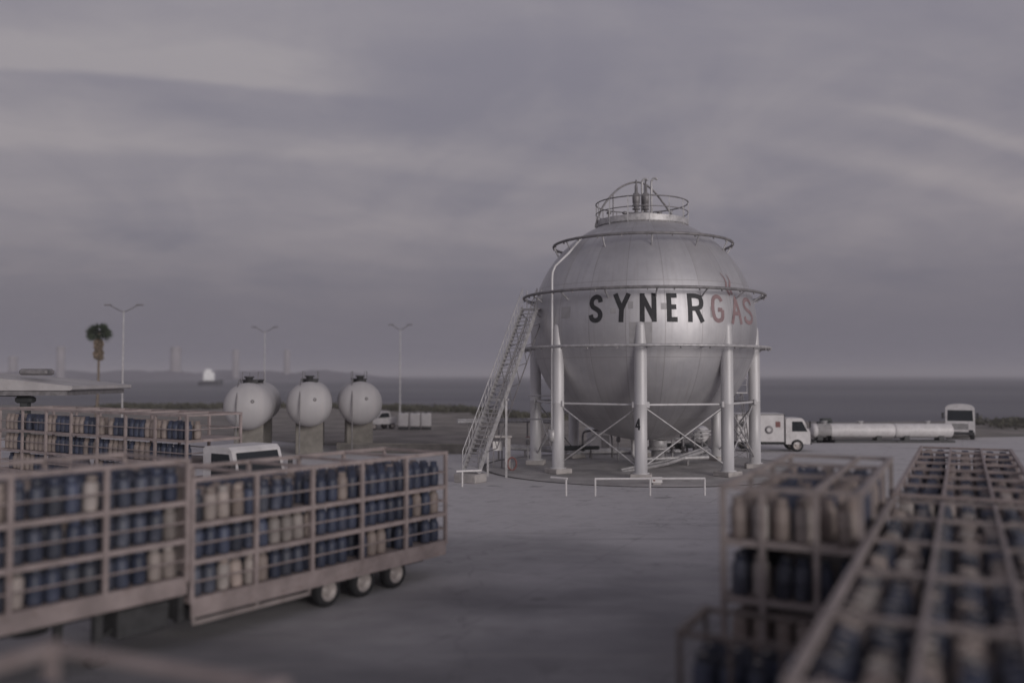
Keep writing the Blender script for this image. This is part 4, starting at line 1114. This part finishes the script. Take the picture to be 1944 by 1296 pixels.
for px, py, Yd, Ln, r_, lab in ((1095, 868, 59, 3.2, .16, 'dark horizontal pump barrel on a frame left of the numbered leg'), (1285, 858, 60.5, 2.4, .2, 'dark horizontal pump barrel on a frame right of the numbered leg')):
    q = at(px, py, Yd); o = empty('transfer_pump', (q.x, q.y, 0), .15, lab, 'pump', 'transfer pumps under the sphere')
    m = MB(); m.lathe([(0, -Ln / 2), (r_ * .7, -Ln / 2), (r_, -Ln / 2 + .12), (r_, Ln * .1), (r_ * 1.4, Ln * .1), (r_ * 1.4, Ln * .16), (r_ * .8, Ln * .17), (r_ * .8, Ln / 2 - .1), (0, Ln / 2)], 16, (0, 0, .75), (1, 0, 0)); m.build('barrel', M_darksteel, o)
    for x in (-Ln * .35, Ln * .3):
        m = MB(); m.bar((x, -.3, .02), (x, 0, .72), .08); m.bar((x, .3, .02), (x, 0, .72), .08); m.build('trestle', M_darkrail, o)
    m = MB(); m.tube(catmull([(Ln * .13, 0, .9), (Ln * .13, 0, 1.6), (Ln * .2, 0, 1.85), (Ln * .5, .1, 1.9), (Ln * .75, .2, 1.7), (Ln * .78, .2, .05)], 4), .07, 8); m.build('riser_pipe', M_darkrail, o)
# scaffold tower behind the right legs
q = at(1402, 905, 58.5)
sc_ = empty('pipe_trestle', (q.x, q.y, 0), 0, 'slender grey lattice trestle between the two right-hand legs', 'trestle')
m = MB()
for x in (-.5, .5):
    for y in (-.4, .4): m.tube([(x * 1.5, y, 0), (x * .5, y * .6, 4.4)], .035, 6)
for k in range(6):
    f0, f1 = 1.5 - k / 6, 1.5 - (k + 1) / 6; z0, z1 = 4.4 * k / 6, 4.4 * (k + 1) / 6
    m.tube([(-.5 * f0, -.4, z0), (.5 * f1, -.35, z1)], .02, 5); m.tube([(.5 * f0, -.4, z0), (-.5 * f1, -.35, z1)], .02, 5); m.tube([(-.5 * f1, -.37, z1), (.5 * f1, -.37, z1)], .025, 5)
m.build('lattice', M_darkrail, sc_)
m = MB(); m.box((0, 0, 4.44), (1.1, .8, .06))
for x in (-.5, .5): m.tube([(x, -.38, 4.44), (x, -.38, 5.4)], .025, 5)
m.tube([(-.5, -.38, 5.4), (.5, -.38, 5.4)], .025, 5); m.tube([(-.5, -.38, 4.95), (.5, -.38, 4.95)], .02, 5); m.build('platform', M_galv, sc_)

# kit by the staircase
q = at(945, 846, 53)
o = empty('control_cabinet', (q.x, q.y, 0), 0, 'white control box on a dark stand beside the staircase', 'cabinet')
m = MB(); m.box((0, 0, q.z), (.62, .3, .55), 0, .02); m.build('box', M_whitepipe, o); m = MB(); m.bar((-.25, 0, 0), (-.25, 0, q.z - .25), .07); m.bar((.25, 0, 0), (.25, 0, q.z - .25), .07); m.bar((-.6, .02, .55), (.6, .02, .55), .06); m.build('stand', M_darkrail, o)
q = at(964, 884, 52.5)
o = empty('concrete_pillar', (q.x, q.y, 0), 0, 'grey concrete pillar right of the white control box', 'pillar')
m = MB(); m.box((0, 0, .95), (.32, .32, 1.9), 0, .02); m.build('shaft', M_conc, o); m = MB(); m.box((-.6, 0, 1.96), (1.7, .5, .12), 0, .02); m.build('cap_slab', M_conc, o)
q = at(972, 876, 51.5)
o = empty('hose_reel', (q.x, q.y, 0), .2, 'red hose reel at the foot of the concrete pillar', 'hose reel')
m = MB(); m.tube([(.26 * cos(t * pi / 12), 0, .45 + .36 * sin(t * pi / 12)) for t in range(24)], .05, 8, True); m.build('coil', M_redpaint, o); m = MB(); m.bar((0, 0, 0), (0, 0, .5), .06); m.box((0, 0, .03), (.4, .3, .06)); m.build('stand', M_darkrail, o)

# ------------------------------------------------------------------ lamp posts, palm, canopy
def lamp(px, ptop, Yd, arm, lab):
    q = at(px, ptop, Yd); o = empty('lamp_post', (q.x, q.y, 0), 0, lab, 'lamp post', 'double-armed lamp posts near the shore'); h = q.z
    m = MB(); m.tube([(0, 0, 0), (0, 0, .6), (0, 0, h)], .12, 10, rs=[.12, .1, .06]); m.build('pole', M_galv, o)
    for s in (-1, 1):
        m = MB(); m.tube(catmull([(0, 0, h - .1), (s * arm * .35, 0, h + .12), (s * arm * .8, 0, h + .55)], 4), .05, 8); m.build('arm', M_darkrail, o)
        m = MB(); m.box((s * arm * .98, 0, h + .62), (.75, .3, .14), 0, .04); m.build('lamp_head', M_darkrail, o)
lamp(235, 590, 92, 1.7, 'near tall double-armed lamp post just right of the palm')
lamp(503, 629, 128, 1.6, 'faint double-armed lamp post between the two left bullet tanks')
lamp(760, 625, 118, 1.3, 'double-armed lamp post above the white square tanks')

q = at(187, 672, 112)
pm = empty('palm_tree', (q.x, q.y, 0), 0, 'tall fan palm with round dark crown and brown skirt at the shore', 'palm tree')
ztop = at(187, 632, 112).z
m = MB(); m.tube([(-.15, 0, 0), (0, 0, 3), (.05, 0, 6), (.0, 0, ztop)], .3, 10, rs=[.24, .17, .15, .15]); m.build('trunk', M_bark, pm)
m = MB()
def fan(m, c, d, L_, spread, nb):
    d = d.normalized(); sd = d.orthogonal().normalized(); sd.rotate(Matrix.Rotation(random.uniform(0, 6.28), 3, d)); 
    base = c + d * L_ * .35
    m.bar(c, base, .03)
    for k in range(nb):
        a = -spread + 2 * spread * k / (nb - 1); v = (d * cos(a) + sd * sin(a)).normalized(); n_ = v.cross(sd).normalized() if abs(v.dot(sd)) < .95 else v.orthogonal(); e = v.cross(n_) * .055
        tip = base + v * L_ * .65 * (1 - .2 * abs(a)) + Vector((0, 0, -.12 * L_ * random.random()))
        m.add([base - e * .3, base + v * L_ * .3 - e, tip, base + v * L_ * .3 + e], [(0, 1, 2, 3)])
cc = Vector((0, 0, ztop))
for k in range(58):
    z = random.uniform(-.55, 1); a = random.uniform(0, 6.28); q_ = sqrt(1 - z * z) if z * z < 1 else 0
    fan(m, cc, Vector((q_ * cos(a), q_ * sin(a), z)), random.uniform(1.5, 2.05), 1.1, 11)
m.build('crown', M_frond, pm)
m = MB()
for k in range(90):
    a = random.uniform(0, 6.28); zz_ = random.uniform(-.3, -2.6)
    fan(m, cc + Vector((0, 0, zz_)), Vector((cos(a) * .55, sin(a) * .55, -1)), random.uniform(.9, 1.3), .7, 7)
m.build('dead_frond_skirt', M_deadfrond, pm)

# canopy at the left edge
Yc = 45; zb = at(100, 741, Yc).z
xr = gx(138, Yc)
cn = empty('station_canopy', (xr - 5, Yc, 0), 0, 'flat-edged canopy roof on a dark post at the left edge', 'canopy')
m = MB(); prf = [(-9.0, zb), (4.9, zb), (5.0, zb + .06), (5.0, zb + .22), (2.0, zb + .55), (-2.2, zb + .9), (-9.0, zb + .9)]
m.prism(prf, 0, 7); m.build('roof', M_canopy, cn)
m = MB(); m.box((-3.4, 3.5, zb - .17), (10.6, 5.6, .30)); m.build('soffit_box', M_darksteel, cn)
m = MB(); m.box((2.4, 3.4, zb - .14), (4.6, 6.6, .24)); m.build('edge_beam', M_darkrail, cn)
for x in (2.0 - .03, -5.2):
    m = MB(); m.box((x, 1.2, (zb - .3) / 2), (.38, .38, zb - .3)); m.box((x, 1.2, zb - .5), (.9, .6, .35), 0, .1); m.build('post', M_darksteel, cn)
m = MB(); m.box((2.1, 2, zb + .95), (1.5, .9, .35), 0, .1); m.build('roof_unit', M_darkrail, cn)
m = MB(); m.box((-1.0, 1.0, 1.0), (2.4, .8, 2.0), 0, .05); kk = tag(m.build('fuel_kiosk', M_darksteel), 'dark kiosk under the canopy at the left edge', 'kiosk'); kk.location = (xr - 5, Yc, 0)

# ------------------------------------------------------------------ air
HZ = MB(); HZ.box((0, 0, 19.0), (19000, 19000, 44))
hm = bpy.data.materials.new('sea_air'); hm.use_nodes = True
ht = hm.node_tree; ht.nodes.clear(); ho = ht.nodes.new('ShaderNodeOutputMaterial'); hv = ht.nodes.new('ShaderNodeVolumePrincipled')
hv.inputs['Color'].default_value = (.90, .88, .94, 1); hv.inputs['Density'].default_value = .00042; hv.inputs['Anisotropy'].default_value = 0.0
ht.links.new(hv.outputs[0], ho.inputs['Volume'])
tag(HZ.build('haze', hm), 'thin sea air over the whole yard and bay', 'haze', kind='stuff')
